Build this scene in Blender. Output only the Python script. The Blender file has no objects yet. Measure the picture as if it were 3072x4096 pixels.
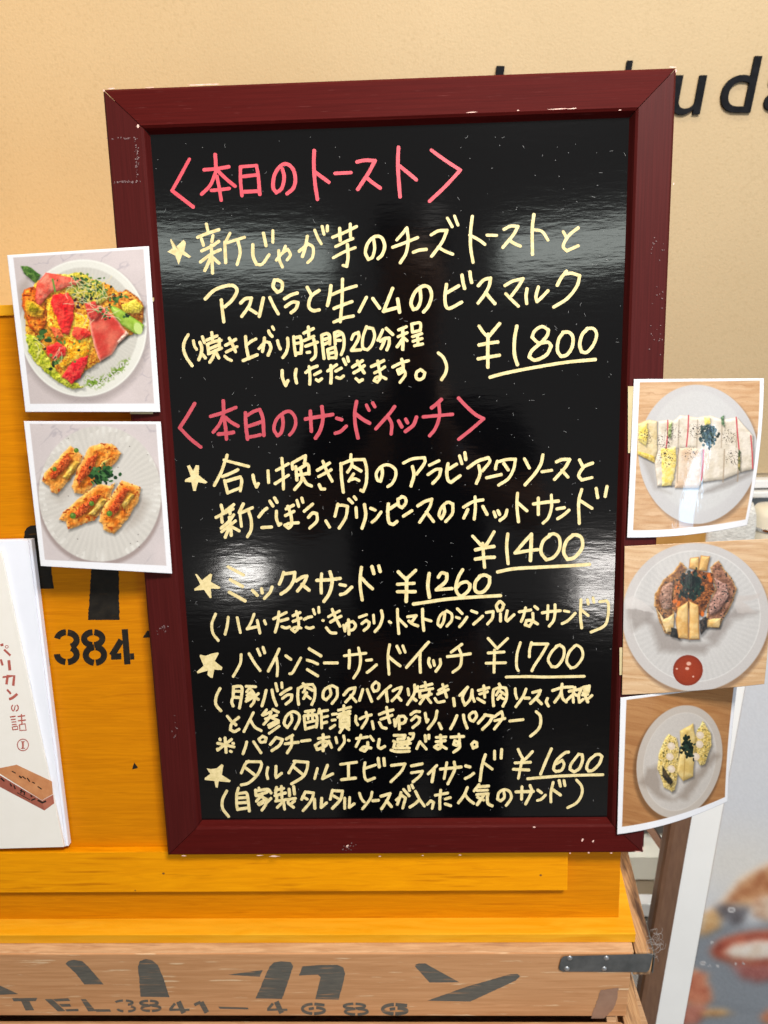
import bpy, bmesh, math, random
import numpy as np
from mathutils import Vector, Matrix

random.seed(7)
SC = bpy.context.scene
COL = SC.collection
TH = math.radians(9.0)                       # the menu board leans back by nine degrees
S9, C9 = math.sin(TH), math.cos(TH)
BN = np.array([0.0, -C9, S9])                # outward normal of the board's face
BU = np.array([0.0, S9, C9])                 # up along the board's face

# ------------------------------------------------------------------ camera
F = 2840.0
RC = np.array([[0.9994, 0.0216, -0.0283], [-0.0198, -0.3238, -0.9459], [-0.0296, 0.9459, -0.3231]])
_u, _s, _v = np.linalg.svd(RC); RC = _u @ _v
CAM = np.array([0.0071, -0.4711, 0.4653])
cd = bpy.data.cameras.new('camera'); cam = bpy.data.objects.new('camera', cd); COL.objects.link(cam)
m = Matrix.Identity(4)
for i in range(3):
    m[i][0] = RC[0][i]; m[i][1] = -RC[1][i]; m[i][2] = -RC[2][i]; m[i][3] = CAM[i]
cam.matrix_world = m
cd.sensor_fit = 'HORIZONTAL'; cd.sensor_width = 36.0; cd.lens = 36.0*F/3072.0
cd.clip_start = 0.01; cd.clip_end = 60.0
cd.dof.use_dof = True; cd.dof.focus_distance = 0.52; cd.dof.aperture_fstop = 15.0
SC.camera = cam
SC.render.resolution_x = 768; SC.render.resolution_y = 1024

# ------------------------------------------------------------------ light
world = bpy.data.worlds.new('World'); SC.world = world; world.use_nodes = True
bg = world.node_tree.nodes['Background']
bg.inputs[0].default_value = (1.0, 0.96, 0.91, 1); bg.inputs[1].default_value = 0.30
SC.view_settings.view_transform = 'Standard'; SC.view_settings.look = 'None'
SC.view_settings.exposure = 0.12; SC.view_settings.gamma = 1.0
SC.cycles.max_bounces = 6; SC.cycles.use_denoising = True
SC.cycles.sample_clamp_indirect = 4.0

def area(name, loc, target, w, h, power, col):
    l = bpy.data.lights.new(name, 'AREA'); l.shape = 'RECTANGLE'; l.size = w; l.size_y = h
    l.energy = power; l.color = col
    o = bpy.data.objects.new(name, l); COL.objects.link(o); o.location = loc
    d = Vector(target) - Vector(loc)
    o.rotation_euler = d.to_track_quat('-Z', 'Y').to_euler()
    return o
area('ceiling_lamp', (0.40, -0.82, 1.40), (0.05, 0.1, 0.1), 0.42, 0.24, 28.0, (1.0, 0.96, 0.91))
area('wall_washer', (-0.72, 0.20, 1.25), (-0.50, 0.55, 0.40), 0.35, 0.12, 3.2, (1.0, 0.74, 0.45))
area('hidden_warm_fill', (-0.50, 0.30, 0.30), (-0.58, 0.55, 0.56), 0.30, 0.06, 1.0, (1.0, 0.57, 0.14))  # warm fill added out of sight behind the stand, tints the left wall
area('wall_washer', (0.30, 0.12, 1.45), (0.25, 0.55, 0.95), 0.8, 0.12, 3.0, (1.0, 0.97, 0.88))
al = area('low_gap_fill', (-0.05, 0.33, -0.06), (0.46, 0.56, -0.56), 0.12, 0.08, 0.75, (0.95, 0.97, 1.0)); al.data.spread = math.radians(75)  # added light hidden behind the stand, brightens the low gap at the right
area('shop_window', (1.27, -1.78, 0.24), (0.22, 0.05, 0.30), 0.34, 0.42, 8.5, (0.40, 0.68, 1.0))
# the shop's far lamps and windows, seen as soft bands in the glossy board
area('window_band', (-0.66, -2.25, 1.30), (-0.1, 0.1, 0.48), 0.78, 0.15, 2.5, (0.90, 1.0, 0.93))
area('window_band', (0.74, -2.22, 1.285), (0.12, 0.1, 0.48), 0.66, 0.15, 2.4, (0.92, 1.0, 0.93))
area('low_lamp', (-0.68, -2.40, 0.0), (-0.1, 0.0, 0.24), 0.17, 0.08, 1.9, (1.0, 0.97, 0.92))
area('low_lamp', (0.84, -2.36, 0.02), (0.16, 0.0, 0.24), 0.24, 0.07, 2.0, (1.0, 0.95, 0.9))
area('low_lamp', (0.84, -2.36, -0.12), (0.16, 0.0, 0.24), 0.24, 0.07, 2.0, (1.0, 0.95, 0.9))

# ------------------------------------------------------------------ helpers
def ray(px, py):
    d = RC.T @ np.array([(px-1536.0)/F, (py-2048.0)/F, 1.0])
    return d/np.linalg.norm(d)
def at(px, py, p, n):
    d = ray(px, py); p = np.asarray(p, float); n = np.asarray(n, float)
    return CAM + d*(((p-CAM) @ n)/(d @ n))
def on_board(px, py, off=0.0): return at(px, py, BN*off, BN)
def on_z(px, py, z): return at(px, py, (0, 0, z), (0, 0, 1))
def on_y(px, py, y): return at(px, py, (0, y, 0), (0, 1, 0))

def tag(o, label=None, cat=None, group=None, kind=None):
    if label: o['label'] = label
    if cat: o['category'] = cat
    if group: o['group'] = group
    if kind: o['kind'] = kind
    return o
def empty(name, loc=(0, 0, 0), rot=(0, 0, 0)):
    o = bpy.data.objects.new(name, None); COL.objects.link(o)
    o.location = loc; o.rotation_euler = rot; o.empty_display_size = 0.02
    return o
def obj(name, verts, faces, material, parent=None, smooth=False, bevel=0.0, world_space=True):
    """links one mesh object; verts are given in world space and brought into the parent's frame"""
    me = bpy.data.meshes.new(name)
    vs = np.asarray(verts, float)
    if parent is not None and world_space:
        mi = np.array(base_matrix(parent).inverted())
        vs = vs @ mi[:3, :3].T + mi[:3, 3]
    me.from_pydata(vs.tolist(), [], [list(f) for f in faces])
    bm = bmesh.new(); bm.from_mesh(me)
    if bevel > 0:
        ed = [e for e in bm.edges if len(e.link_faces) == 2 and e.calc_face_angle(0) > 0.6]
        bmesh.ops.bevel(bm, geom=ed, offset=bevel, segments=2, profile=0.6, affect='EDGES', clamp_overlap=True)
    bmesh.ops.recalc_face_normals(bm, faces=bm.faces)
    bm.to_mesh(me); bm.free()
    if smooth: me.polygons.foreach_set('use_smooth', [True]*len(me.polygons))
    o = bpy.data.objects.new(name, me); COL.objects.link(o)
    if material: me.materials.append(material)
    if parent is not None: o.parent = parent
    return o
def base_matrix(o):
    mm = Matrix.LocRotScale(o.location, o.rotation_euler, o.scale)
    return base_matrix(o.parent) @ mm if o.parent else mm
BOXF = [(0, 1, 3, 2), (4, 6, 7, 5), (0, 4, 5, 1), (2, 3, 7, 6), (0, 2, 6, 4), (1, 5, 7, 3)]
def box(a, b):
    return [(x, y, z) for x in (a[0], b[0]) for y in (a[1], b[1]) for z in (a[2], b[2])]
def local_box(a, b):
    """box in the board's leaning frame: u right, d behind the face, v up"""
    return [tuple(np.array([u, 0, 0]) - BN*d + BU*v) for u in (a[0], b[0]) for d in (a[1], b[1]) for v in (a[2], b[2])]
def join_parts(items):
    V, Fc = [], []
    for v, f in items:
        n = len(V); V += [tuple(q) for q in v]; Fc += [tuple(i+n for i in g) for g in f]
    return V, Fc
def prism(front, back):
    n = len(front)
    fs = [tuple(range(n)), tuple(range(2*n-1, n-1, -1))]
    fs += [(i, n+i, n+(i+1) % n, (i+1) % n) for i in range(n)]
    return list(front)+list(back), fs
def tube(pts, r, n=10, cap=True):
    pts = [np.asarray(p, float) for p in pts]; V = []; Fc = []
    rr = r if hasattr(r, '__len__') else [r]*len(pts)
    up = np.array([0, 0, 1.0])
    for i, p in enumerate(pts):
        t = pts[min(i+1, len(pts)-1)] - pts[max(i-1, 0)]; t = t/np.linalg.norm(t)
        a = np.cross(t, up)
        if np.linalg.norm(a) < 1e-3: a = np.cross(t, [1.0, 0, 0])
        a /= np.linalg.norm(a); b = np.cross(t, a)
        V += [p + rr[i]*(math.cos(k*2*math.pi/n)*a + math.sin(k*2*math.pi/n)*b) for k in range(n)]
    for i in range(len(pts)-1):
        for k in range(n):
            Fc.append((i*n+k, i*n+(k+1) % n, (i+1)*n+(k+1) % n, (i+1)*n+k))
    if cap:
        Fc.append(tuple(range(n-1, -1, -1))); Fc.append(tuple((len(pts)-1)*n+k for k in range(n)))
    return V, Fc

def lin(c):
    c = np.asarray(c, float)
    return np.where(c <= 0.04045, c/12.92, ((c+0.055)/1.055)**2.4)
def rgb(*c): return tuple(lin(np.array(c)/255.0))

# ------------------------------------------------------------------ procedural materials
def mat(name, base, rough=0.5, base2=None, scale=(1, 1, 1), nscale=8.0, detail=6.0, lo=0.35, hi=0.65, bump=0.0, bscale=None,
        coat=0.0, coat_rough=0.05, spec=0.5, metal=0.0, third=None, tscale=None, tlo=0.62, thi=0.68, distort=0.0, rough2=None):
    mt = bpy.data.materials.new(name); mt.use_nodes = True
    nt = mt.node_tree; N = nt.nodes; L = nt.links; b = N['Principled BSDF']
    b.inputs['Base Color'].default_value = (*base[:3], 1); b.inputs['Roughness'].default_value = rough
    b.inputs['Metallic'].default_value = metal; b.inputs['Specular IOR Level'].default_value = spec
    b.inputs['Coat Weight'].default_value = coat; b.inputs['Coat Roughness'].default_value = coat_rough
    tc = N.new('ShaderNodeTexCoord'); mp = N.new('ShaderNodeMapping'); mp.inputs['Scale'].default_value = scale
    L.new(tc.outputs['Object'], mp.inputs['Vector'])
    nz = N.new('ShaderNodeTexNoise'); nz.inputs['Scale'].default_value = nscale; nz.inputs['Detail'].default_value = detail
    nz.inputs['Roughness'].default_value = 0.62; nz.inputs['Distortion'].default_value = distort
    L.new(mp.outputs[0], nz.inputs['Vector'])
    if base2 is not None:
        r = N.new('ShaderNodeMapRange'); r.inputs[1].default_value = lo; r.inputs[2].default_value = hi
        L.new(nz.outputs['Fac'], r.inputs[0])
        mx = N.new('ShaderNodeMix'); mx.data_type = 'RGBA'
        mx.inputs[6].default_value = (*base[:3], 1); mx.inputs[7].default_value = (*base2[:3], 1)
        L.new(r.outputs[0], mx.inputs[0]); out = mx.outputs[2]
        if third is not None:
            n3 = N.new('ShaderNodeTexNoise'); n3.inputs['Scale'].default_value = 1.0; n3.inputs['Detail'].default_value = 4
            m3 = N.new('ShaderNodeMapping'); m3.inputs['Scale'].default_value = tscale or (60, 60, 60)
            L.new(tc.outputs['Object'], m3.inputs['Vector']); L.new(m3.outputs[0], n3.inputs['Vector'])
            r3 = N.new('ShaderNodeMapRange'); r3.inputs[1].default_value = tlo; r3.inputs[2].default_value = thi
            L.new(n3.outputs['Fac'], r3.inputs[0])
            x3 = N.new('ShaderNodeMix'); x3.data_type = 'RGBA'; x3.inputs[7].default_value = (*third[:3], 1)
            L.new(out, x3.inputs[6]); L.new(r3.outputs[0], x3.inputs[0]); out = x3.outputs[2]
        L.new(out, b.inputs['Base Color'])
    if rough2 is not None:
        rr = N.new('ShaderNodeMapRange'); rr.inputs[3].default_value = rough; rr.inputs[4].default_value = rough2
        L.new(nz.outputs['Fac'], rr.inputs[0]); L.new(rr.outputs[0], b.inputs['Roughness'])
    if bump > 0:
        bp = N.new('ShaderNodeBump'); bp.inputs['Strength'].default_value = 1.0; bp.inputs['Distance'].default_value = bump
        if bscale is not None:
            m2 = N.new('ShaderNodeMapping'); m2.inputs['Scale'].default_value = bscale
            n2 = N.new('ShaderNodeTexNoise'); n2.inputs['Scale'].default_value = 1.0; n2.inputs['Detail'].default_value = 5
            L.new(tc.outputs['Object'], m2.inputs['Vector']); L.new(m2.outputs[0], n2.inputs['Vector'])
            L.new(n2.outputs['Fac'], bp.inputs['Height'])
        else:
            L.new(nz.outputs['Fac'], bp.inputs['Height'])
        L.new(bp.outputs[0], b.inputs['Normal'])
        if coat > 0: L.new(bp.outputs[0], b.inputs['Coat Normal'])
    return mt
def paint_mat(name, rough=0.45, coat=0.0, bump=0.0, coat_rough=0.06, bscale=(30, 30, 30)):
    mt = mat(name, (0.8, 0.8, 0.8), rough, spec=0.16, bump=bump, bscale=bscale, coat=coat, coat_rough=coat_rough)
    nt = mt.node_tree; a = nt.nodes.new('ShaderNodeAttribute'); a.attribute_name = 'print'
    nt.links.new(a.outputs['Color'], nt.nodes['Principled BSDF'].inputs['Base Color'])
    return mt

M = {}
M['wall'] = mat('beige_wall_paint', (0.49, 0.362, 0.205), 0.6, base2=(0.52, 0.388, 0.224), nscale=3.0, spec=0.3, bump=0.0005, bscale=(360, 360, 360), third=(0.465, 0.342, 0.19), tscale=(260, 260, 260), tlo=0.52, thi=0.74)
M['panel'] = mat('glossy_black_board', (0.0018, 0.0018, 0.0022), 0.085, spec=0.40, bump=0.00006, bscale=(60, 60, 260))
M['frame_h'] = mat('maroon_stained_wood', (0.060, 0.0040, 0.0032), 0.6, base2=(0.082, 0.0062, 0.0050), scale=(4, 60, 220), nscale=4, bump=0.00008,
                   bscale=(14, 900, 900), spec=0.06, third=(0.15, 0.036, 0.032), tscale=(60, 1600, 1600), tlo=0.64, thi=0.80)
M['frame_v'] = mat('maroon_stained_wood_upright', (0.052, 0.0052, 0.0045), 0.5, base2=(0.072, 0.0078, 0.0070), scale=(220, 60, 4), nscale=4, bump=0.00008,
                   bscale=(900, 900, 14), spec=0.10, third=(0.22, 0.09, 0.09), tscale=(300, 300, 120), tlo=0.76, thi=0.80)
M['chip'] = mat('bare_pink_chip', (0.78, 0.42, 0.36), 0.7, base2=(0.85, 0.62, 0.50), nscale=300)
M['yellow'] = mat('yellow_chalk_marker', (0.66, 0.525, 0.235), 0.6, base2=(0.80, 0.65, 0.33), nscale=260, lo=0.38, hi=0.56)
M['red'] = mat('red_chalk_marker', (0.64, 0.06, 0.085), 0.5, base2=(0.70, 0.085, 0.11), nscale=160)
M['red2'] = mat('darker_red_chalk_marker', (0.46, 0.052, 0.072), 0.5, base2=(0.54, 0.072, 0.095), nscale=160)  # darker red for the second heading
M['orange_wood'] = mat('honey_lacquered_wood', (0.54, 0.172, 0.0008), 0.4, base2=(0.69, 0.243, 0.0015), scale=(5, 40, 90), nscale=3.6, distort=1.2, lo=0.3, hi=0.72,
                       bump=0.00004, bscale=(40, 400, 400), spec=0.10, third=(0.45, 0.13, 0.001), tscale=(16, 160, 300), tlo=0.60, thi=0.86)
M['pale_orange_wood'] = mat('light_honey_wood', (0.74, 0.32, 0.006), 0.4, base2=(0.82, 0.40, 0.02), spec=0.12, scale=(3, 30, 30), nscale=4, distort=1.0,
                            third=(0.62, 0.22, 0.006), tscale=(9, 110, 110), tlo=0.58, thi=0.8)
M['pale_orange_wood_b'] = mat('honey_wood_ledge', (0.74, 0.265, 0.0008), 0.4, base2=(0.84, 0.325, 0.0015), spec=0.10, scale=(4, 30, 46), nscale=3.5, distort=1.8, third=(0.52, 0.165, 0.001), tscale=(14, 120, 260), tlo=0.56, thi=0.74)
M['crate_raw_b'] = mat('scraped_grey_brown_patch', (0.28, 0.155, 0.10), 0.6, base2=(0.33, 0.19, 0.125), nscale=90)
M['crate'] = mat('worn_brown_crate_wood', (0.49, 0.235, 0.10), 0.55, base2=(0.61, 0.315, 0.148), spec=0.2, scale=(3, 40, 55), nscale=4, distort=0.8,
                 bump=0.00012, bscale=(30, 300, 300), third=(0.72, 0.50, 0.30), tscale=(26, 380, 380), tlo=0.635, thi=0.70)
M['crate_raw'] = mat('bare_crate_wood', (0.44, 0.24, 0.115), 0.7, base2=(0.60, 0.375, 0.205), scale=(6, 60, 60), nscale=5, distort=0.8,
                     bump=0.0002, bscale=(50, 420, 420), third=(0.30, 0.15, 0.08), tscale=(20, 200, 200), tlo=0.62, thi=0.78)
M['crate_side'] = mat('weathered_crate_wood', (0.40, 0.20, 0.085), 0.7, base2=(0.62, 0.37, 0.18), scale=(220, 9, 50), nscale=4, distort=1.0,
                      bump=0.0002, bscale=(900, 26, 300), third=(0.075, 0.035, 0.02), tscale=(110, 16, 60), tlo=0.50, thi=0.66)
M['knot'] = mat('dark_wood_knot', (0.16, 0.055, 0.004), 0.6, base2=(0.24, 0.09, 0.006), nscale=400)
M['steel'] = mat('dull_grey_steel', (0.10, 0.105, 0.105), 0.45, base2=(0.16, 0.165, 0.165), nscale=60, metal=0.6, bump=0.0001, bscale=(200, 200, 200))
M['rivet'] = mat('zinc_rivet', (0.35, 0.36, 0.37), 0.4, base2=(0.5, 0.5, 0.5), nscale=300, metal=0.8)
M['stencil_black'] = mat('black_stencil_paint', (0.012, 0.010, 0.008), 0.6, base2=(0.022, 0.018, 0.013), nscale=120, spec=0.15, third=(0.10, 0.045, 0.006), tscale=(60, 700, 700), tlo=0.66, thi=0.76)
M['stencil_grey'] = mat('faded_grey_stencil_paint', (0.085, 0.080, 0.068), 0.6, base2=(0.13, 0.118, 0.095), scale=(10, 90, 90), nscale=8, third=(0.30, 0.17, 0.09), tscale=(36, 500, 500), tlo=0.60, thi=0.70)
M['letter'] = mat('satin_black_letter', (0.008, 0.0085, 0.010), 0.7, base2=(0.013, 0.0135, 0.016), nscale=100, spec=0.05)
M['paper'] = mat('white_paper', (0.82, 0.83, 0.89), 0.5, base2=(0.85, 0.86, 0.92), nscale=30)
M['cover'] = mat('cream_cover_paper', (0.84, 0.79, 0.71), 0.55, base2=(0.86, 0.81, 0.735), nscale=60)
M['red_ink'] = mat('brick_red_ink', (0.42, 0.085, 0.06), 0.6, base2=(0.48, 0.11, 0.08), nscale=90)
M['floor'] = mat('grey_concrete_floor', (0.26, 0.245, 0.225), 0.6, base2=(0.34, 0.325, 0.30), nscale=5, bump=0.0005, bscale=(60, 60, 60))
M['grey_wall'] = mat('dark_grey_lower_wall', (0.30, 0.295, 0.28), 0.5, base2=(0.34, 0.33, 0.315), nscale=2)
M['white_trim'] = mat('white_enamel_trim', (0.80, 0.79, 0.76), 0.35, base2=(0.84, 0.83, 0.80), nscale=10)
M['cream_trim'] = mat('cream_skirting', (0.80, 0.76, 0.62), 0.5, base2=(0.84, 0.80, 0.66), nscale=8)
M['tan_trim'] = mat('tan_skirting', (0.36, 0.28, 0.17), 0.5, base2=(0.40, 0.31, 0.20), nscale=8)
M['brown_wood'] = mat('walnut_brown_stand', (0.13, 0.062, 0.032), 0.42, base2=(0.17, 0.085, 0.045), scale=(60, 60, 5), nscale=4, bump=0.0001, bscale=(300, 300, 20))
M['tan_leather'] = mat('tan_leather', (0.42, 0.20, 0.035), 0.45, base2=(0.52, 0.27, 0.06), nscale=18, bump=0.0005, bscale=(200, 200, 200))
M['knit'] = mat('white_knit_cord', (0.55, 0.53, 0.48), 0.8, base2=(0.78, 0.76, 0.70), scale=(150, 150, 420), nscale=1.0, lo=0.4, hi=0.6, bump=0.0015, bscale=(260, 260, 700))
M['tin'] = mat('cream_enamel_tin', (0.72, 0.66, 0.52), 0.3, base2=(0.76, 0.70, 0.56), nscale=20)
M['chrome'] = mat('polished_chrome', (0.75, 0.76, 0.78), 0.12, base2=(0.82, 0.82, 0.84), nscale=20, metal=1.0)
M['counter'] = mat('charcoal_counter', (0.045, 0.045, 0.048), 0.4, base2=(0.06, 0.06, 0.064), nscale=9)
M['dust'] = mat('pale_lint', (0.20, 0.20, 0.20), 0.8, base2=(0.36, 0.36, 0.35), nscale=500)
M['glass_tape'] = mat('yellowed_tape', (0.55, 0.44, 0.22), 0.3, base2=(0.6, 0.5, 0.28), nscale=90)
M['fuzz'] = mat('grey_wool_fuzz', (0.30, 0.28, 0.27), 0.9, base2=(0.4, 0.38, 0.36), nscale=200)
M['scuff'] = mat('chalky_scuff', (0.15, 0.075, 0.075), 0.8, base2=(0.24, 0.15, 0.145), nscale=140)
M['print_matt'] = paint_mat('satin_photo_print', 0.38)
M['print_gloss'] = paint_mat('glossy_photo_print', 0.35, coat=0.10, bump=0.0008, bscale=(30, 30, 12), coat_rough=0.12)
M['print_lam'] = paint_mat('laminated_photo_print', 0.4, coat=0.55, bump=0.0012, bscale=(26, 26, 9), coat_rough=0.07)
M['print_poster'] = paint_mat('soft_poster_print', 0.4)
# ------------------------------------------------------------------ the setting
fl = obj('floor', [(-6, -6, -0.69), (6, -6, -0.69), (6, 6, -0.69), (-6, 6, -0.69)], [(0, 1, 2, 3)], M['floor'])
tag(fl, 'grey concrete floor', 'floor', kind='structure')
YAW = math.radians(1.5)
WY = 0.55
WN = np.array([math.sin(YAW)*-1.0, -math.cos(YAW), 0.0])
WP = np.array([0.4, WY, 0.0])
def on_wall(px, py, off=0.0): return at(px, py, WP + WN*off, WN)
WX = np.array([math.cos(YAW), -math.sin(YAW), 0.0])
def wall_box(x0, x1, d0, d1, z0, z1):
    """d = metres in front of the wall face"""
    return [tuple(WP + WX*x + WN*d + np.array([0, 0, z])) for x in (x0, x1) for d in (d0, d1) for z in (z0, z1)]
zt = on_wall(3000, 1893)[2]
w = empty('beige_wall', (0, WY, -0.69))
tag(w, 'smooth beige painted wall carrying black raised letters, behind the menu board', 'wall')
obj('wall_panel', wall_box(-3.5, 3.0, -0.06, 0.0, zt, 2.4), BOXF, M['wall'], w)
z1 = on_wall(3000, 1912)[2]; z2 = on_wall(3000, 1944)[2]; z3 = on_wall(3000, 1978)[2]
obj('trim_rail', join_parts([(wall_box(-3.5, 3.0, -0.06, 0.012, z2, z1), BOXF)])[0], BOXF, M['white_trim'], w, bevel=0.002)
obj('trim_rail', wall_box(-3.5, 3.0, -0.06, 0.018, z3, z2-0.004), BOXF, M['white_trim'], w, bevel=0.002)
obj('lower_panel', wall_box(-3.5, 3.0, -0.08, -0.025, -0.5, z3-0.001), BOXF, M['grey_wall'], w)
obj('gap_strip', wall_box(-3.5, 3.0, -0.06, -0.004, z1-0.001, zt+0.002), BOXF, M['tan_trim'], w)
zs = [on_wall(2600, y)[2] for y in (3432, 3520, 3572, 3580, 3632)]
obj('skirting', wall_box(-3.5, 3.0, -0.06, -0.001, zs[1], zs[0]), BOXF, M['cream_trim'], w)
obj('skirting', wall_box(-3.5, 3.0, -0.06, -0.004, -0.69, zs[1]-0.001), BOXF, M['tan_trim'], w)
obj('floor_sill', wall_box(-3.5, 3.0, -0.003, 0.02, zs[4], zs[3]), BOXF, M['white_trim'], w, bevel=0.003)

# raised letters on the wall
sg = empty('wall_sign', tuple(on_wall(2700, 455)))
tag(sg, 'black raised slanted letters on the beige wall, partly hidden by the menu board', 'sign')
def wall_letter(ch, px_l, px_r, py_base, py_top, shear=0.10):
    cu = bpy.data.curves.new('tmp_letter', 'FONT'); cu.body = ch; cu.extrude = 0.5; cu.resolution_u = 8
    to = bpy.data.objects.new('tmp_letter', cu); COL.objects.link(to)
    me = bpy.data.meshes.new_from_object(to.evaluated_get(bpy.context.evaluated_depsgraph_get()))
    bpy.data.objects.remove(to)
    v = np.array([q.co[:] for q in me.vertices]); fcs = [tuple(p.vertices) for p in me.polygons]
    bpy.data.meshes.remove(me)
    mn, mx = v.min(0), v.max(0)
    a = on_wall(px_l, py_base); b = on_wall(px_r, py_base); t = on_wall((px_l+px_r)/2, py_top)
    width = (b-a) @ WX; height = t[2]-(a[2]+b[2])/2
    width -= shear*height
    out = []
    for q in v:
        x = (q[0]-mn[0])/(mx[0]-mn[0])*width; z = (q[1]-mn[1])/(mx[1]-mn[1])*height
        d = 0.0045 if q[2] > 0 else 0.0005
        out.append(a + WX*(x+shear*z) + WN*d + np.array([0, 0, z + ((b-a)[2])*(x/width)]))
    return obj('letter', out, fcs, M['letter'], sg)
wall_letter('u', 2672, 2808, 462, 305)
wall_letter('d', 2866, 3016, 452, 229)
wall_letter('a', 3044, 3190, 446, 292)
wall_letter('k', 2470, 2600, 470, 247)
wall_letter('l', 1960, 2012, 500, 268)

# charcoal counter with the shop's odds and ends, behind the picture cards
ct = empty('counter', (0.8, 0.475, -0.69)); tag(ct, 'charcoal grey counter standing before the beige wall behind the poster stand', 'counter')
obj('counter_top', box((0.335, 0.435, 0.008), (1.3, 0.515, 0.03)), BOXF, M['counter'], ct, bevel=0.003)
for x in (0.62, 1.2): obj('leg', box((x, 0.455, -0.69), (x+0.04, 0.495, 0.0078)), BOXF, M['counter'], ct, bevel=0.003)

def soft_box(c, sx, sy, sz, taper=0.0, n=12, k=9):
    V = []; Fc = []
    for j in range(k):
        t = j/(k-1); s = (1-taper*t)*(1 - 0.18*max(0, (t-0.75)/0.25)**2)*(1 - 0.10*max(0, (0.15-t)/0.15)**2)
        for i in range(4*n):
            a = i/(4*n)*2*math.pi; ca, sa = math.cos(a), math.sin(a)
            e = 0.35
            V.append((c[0]+sx*s*math.copysign(abs(ca)**e, ca), c[1]+sy*s*math.copysign(abs(sa)**e, sa), c[2]+sz*t))
    q = 4*n
    for j in range(k-1):
        for i in range(q): Fc.append((j*q+i, j*q+(i+1) % q, (j+1)*q+(i+1) % q, (j+1)*q+i))
    Fc.append(tuple(range(q-1, -1, -1))); Fc.append(tuple((k-1)*q+i for i in range(q)))
    return V, Fc
p0 = on_y(2690, 2165, 0.46)
bag = empty('leather_bag', (p0[0], 0.475, 0.03)); tag(bag, 'tan leather bag glimpsed in the gap between the upper two right hand photo cards', 'bag')
v, fq = soft_box((p0[0], 0.475, 0.0305), 0.050, 0.024, 0.125, 0.12); obj('body', v, fq, M['tan_leather'], bag, smooth=True)
v, fq = tube([(p0[0]-0.035+0.07*t/12, 0.475, 0.152+0.030*math.sin(math.pi*t/12)) for t in range(13)], 0.004); obj('handle', v, fq, M['tan_leather'], bag, smooth=True)
p1 = on_y(2905, 2150, 0.46)
knit = empty('knit_pouch', (p1[0], 0.475, 0.03)); tag(knit, 'off white ribbed knit pouch lying behind the tall oval plate card', 'pouch')
v, fq = soft_box((p1[0]+0.004, 0.475, 0.0305), 0.036, 0.024, 0.118, 0.04); obj('body', v, fq, M['knit'], knit, smooth=True)
p2 = on_y(3070, 2150, 0.46)
tin = empty('round_tin', (p2[0]+0.012, 0.475, 0.03)); tag(tin, 'cream round tin with chrome rim cut off by the right edge of the picture', 'tin')
def disc_stack(c, rs, zs_, n=48):
    V = []; Fc = []
    for r, z in zip(rs, zs_): V += [(c[0]+r*math.cos(a*2*math.pi/n), c[1]+r*math.sin(a*2*math.pi/n), z) for a in range(n)]
    for j in range(len(rs)-1):
        for i in range(n): Fc.append((j*n+i, j*n+(i+1) % n, (j+1)*n+(i+1) % n, (j+1)*n+i))
    Fc.append(tuple(range(n-1, -1, -1))); Fc.append(tuple((len(rs)-1)*n+i for i in range(n)))
    return V, Fc
v, fq = disc_stack((p2[0]+0.012, 0.475), [0.028, 0.029, 0.029, 0.024, 0.01], [0.0305, 0.05, 0.128, 0.138, 0.141]); obj('body', v, fq, M['tin'], tin, smooth=True)
v, fq = disc_stack((p2[0]+0.012, 0.475), [0.0295, 0.0305, 0.0305, 0.0295], [0.108, 0.1085, 0.113, 0.1135]); obj('rim', v, fq, M['chrome'], tin, smooth=True)

# poster stand leaning at the right
pA = on_y(2548, 4096, 0.20); pB = on_y(2683, 3297, 0.245)
edge = (pB-pA)/np.linalg.norm(pB-pA)                     # up along the stand's left edge
hx = np.array([1.0, 0.02, 0.0]); hx -= edge*(hx @ edge); hx /= np.linalg.norm(hx)
pn = np.cross(edge, hx); pn /= np.linalg.norm(pn)
if pn[1] > 0: pn = -pn                                    # faces the camera
def on_poster(px, py, off=0.0): return at(px, py, pA + pn*off, pn)
def pst(x, y, d): return tuple(pA + hx*x + edge*y + pn*d)
low = -0.30; high = 0.56
ps = empty('poster_stand', tuple(pA + edge*low)); tag(ps, 'brown framed food poster stand leaning at the right edge behind the photo cards', 'poster stand')
def pbox(x0, x1, y0, y1, d0, d1): return [pst(x, y, d) for x in (x0, x1) for y in (y0, y1) for d in (d0, d1)]
ws = 0.0265
obj('frame_post', pbox(0, ws, low, high, -0.022, 0.0), BOXF, M['brown_wood'], ps, bevel=0.006)
obj('frame_post', pbox(0.55, 0.55+ws, low, high, -0.022, 0.0), BOXF, M['brown_wood'], ps, bevel=0.006)
obj('frame_rail', pbox(ws, 0.55, high-ws, high, -0.022, -0.001), BOXF, M['brown_wood'], ps, bevel=0.006)
obj('board', pbox(ws*0.72, 0.56, low+0.02, high-0.01, -0.012, -0.0045), BOXF, M['white_trim'], ps, bevel=0.002)
la = on_y(2560, 3255, 0.40); lb = on_y(2672, 3415, 0.30)
v, fq = tube([la + (la-lb)*1.5, la, lb, lb + (lb-la)*0.15], 0.007, 4); obj('rear_strut', v, fq, M['brown_wood'], ps)
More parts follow.
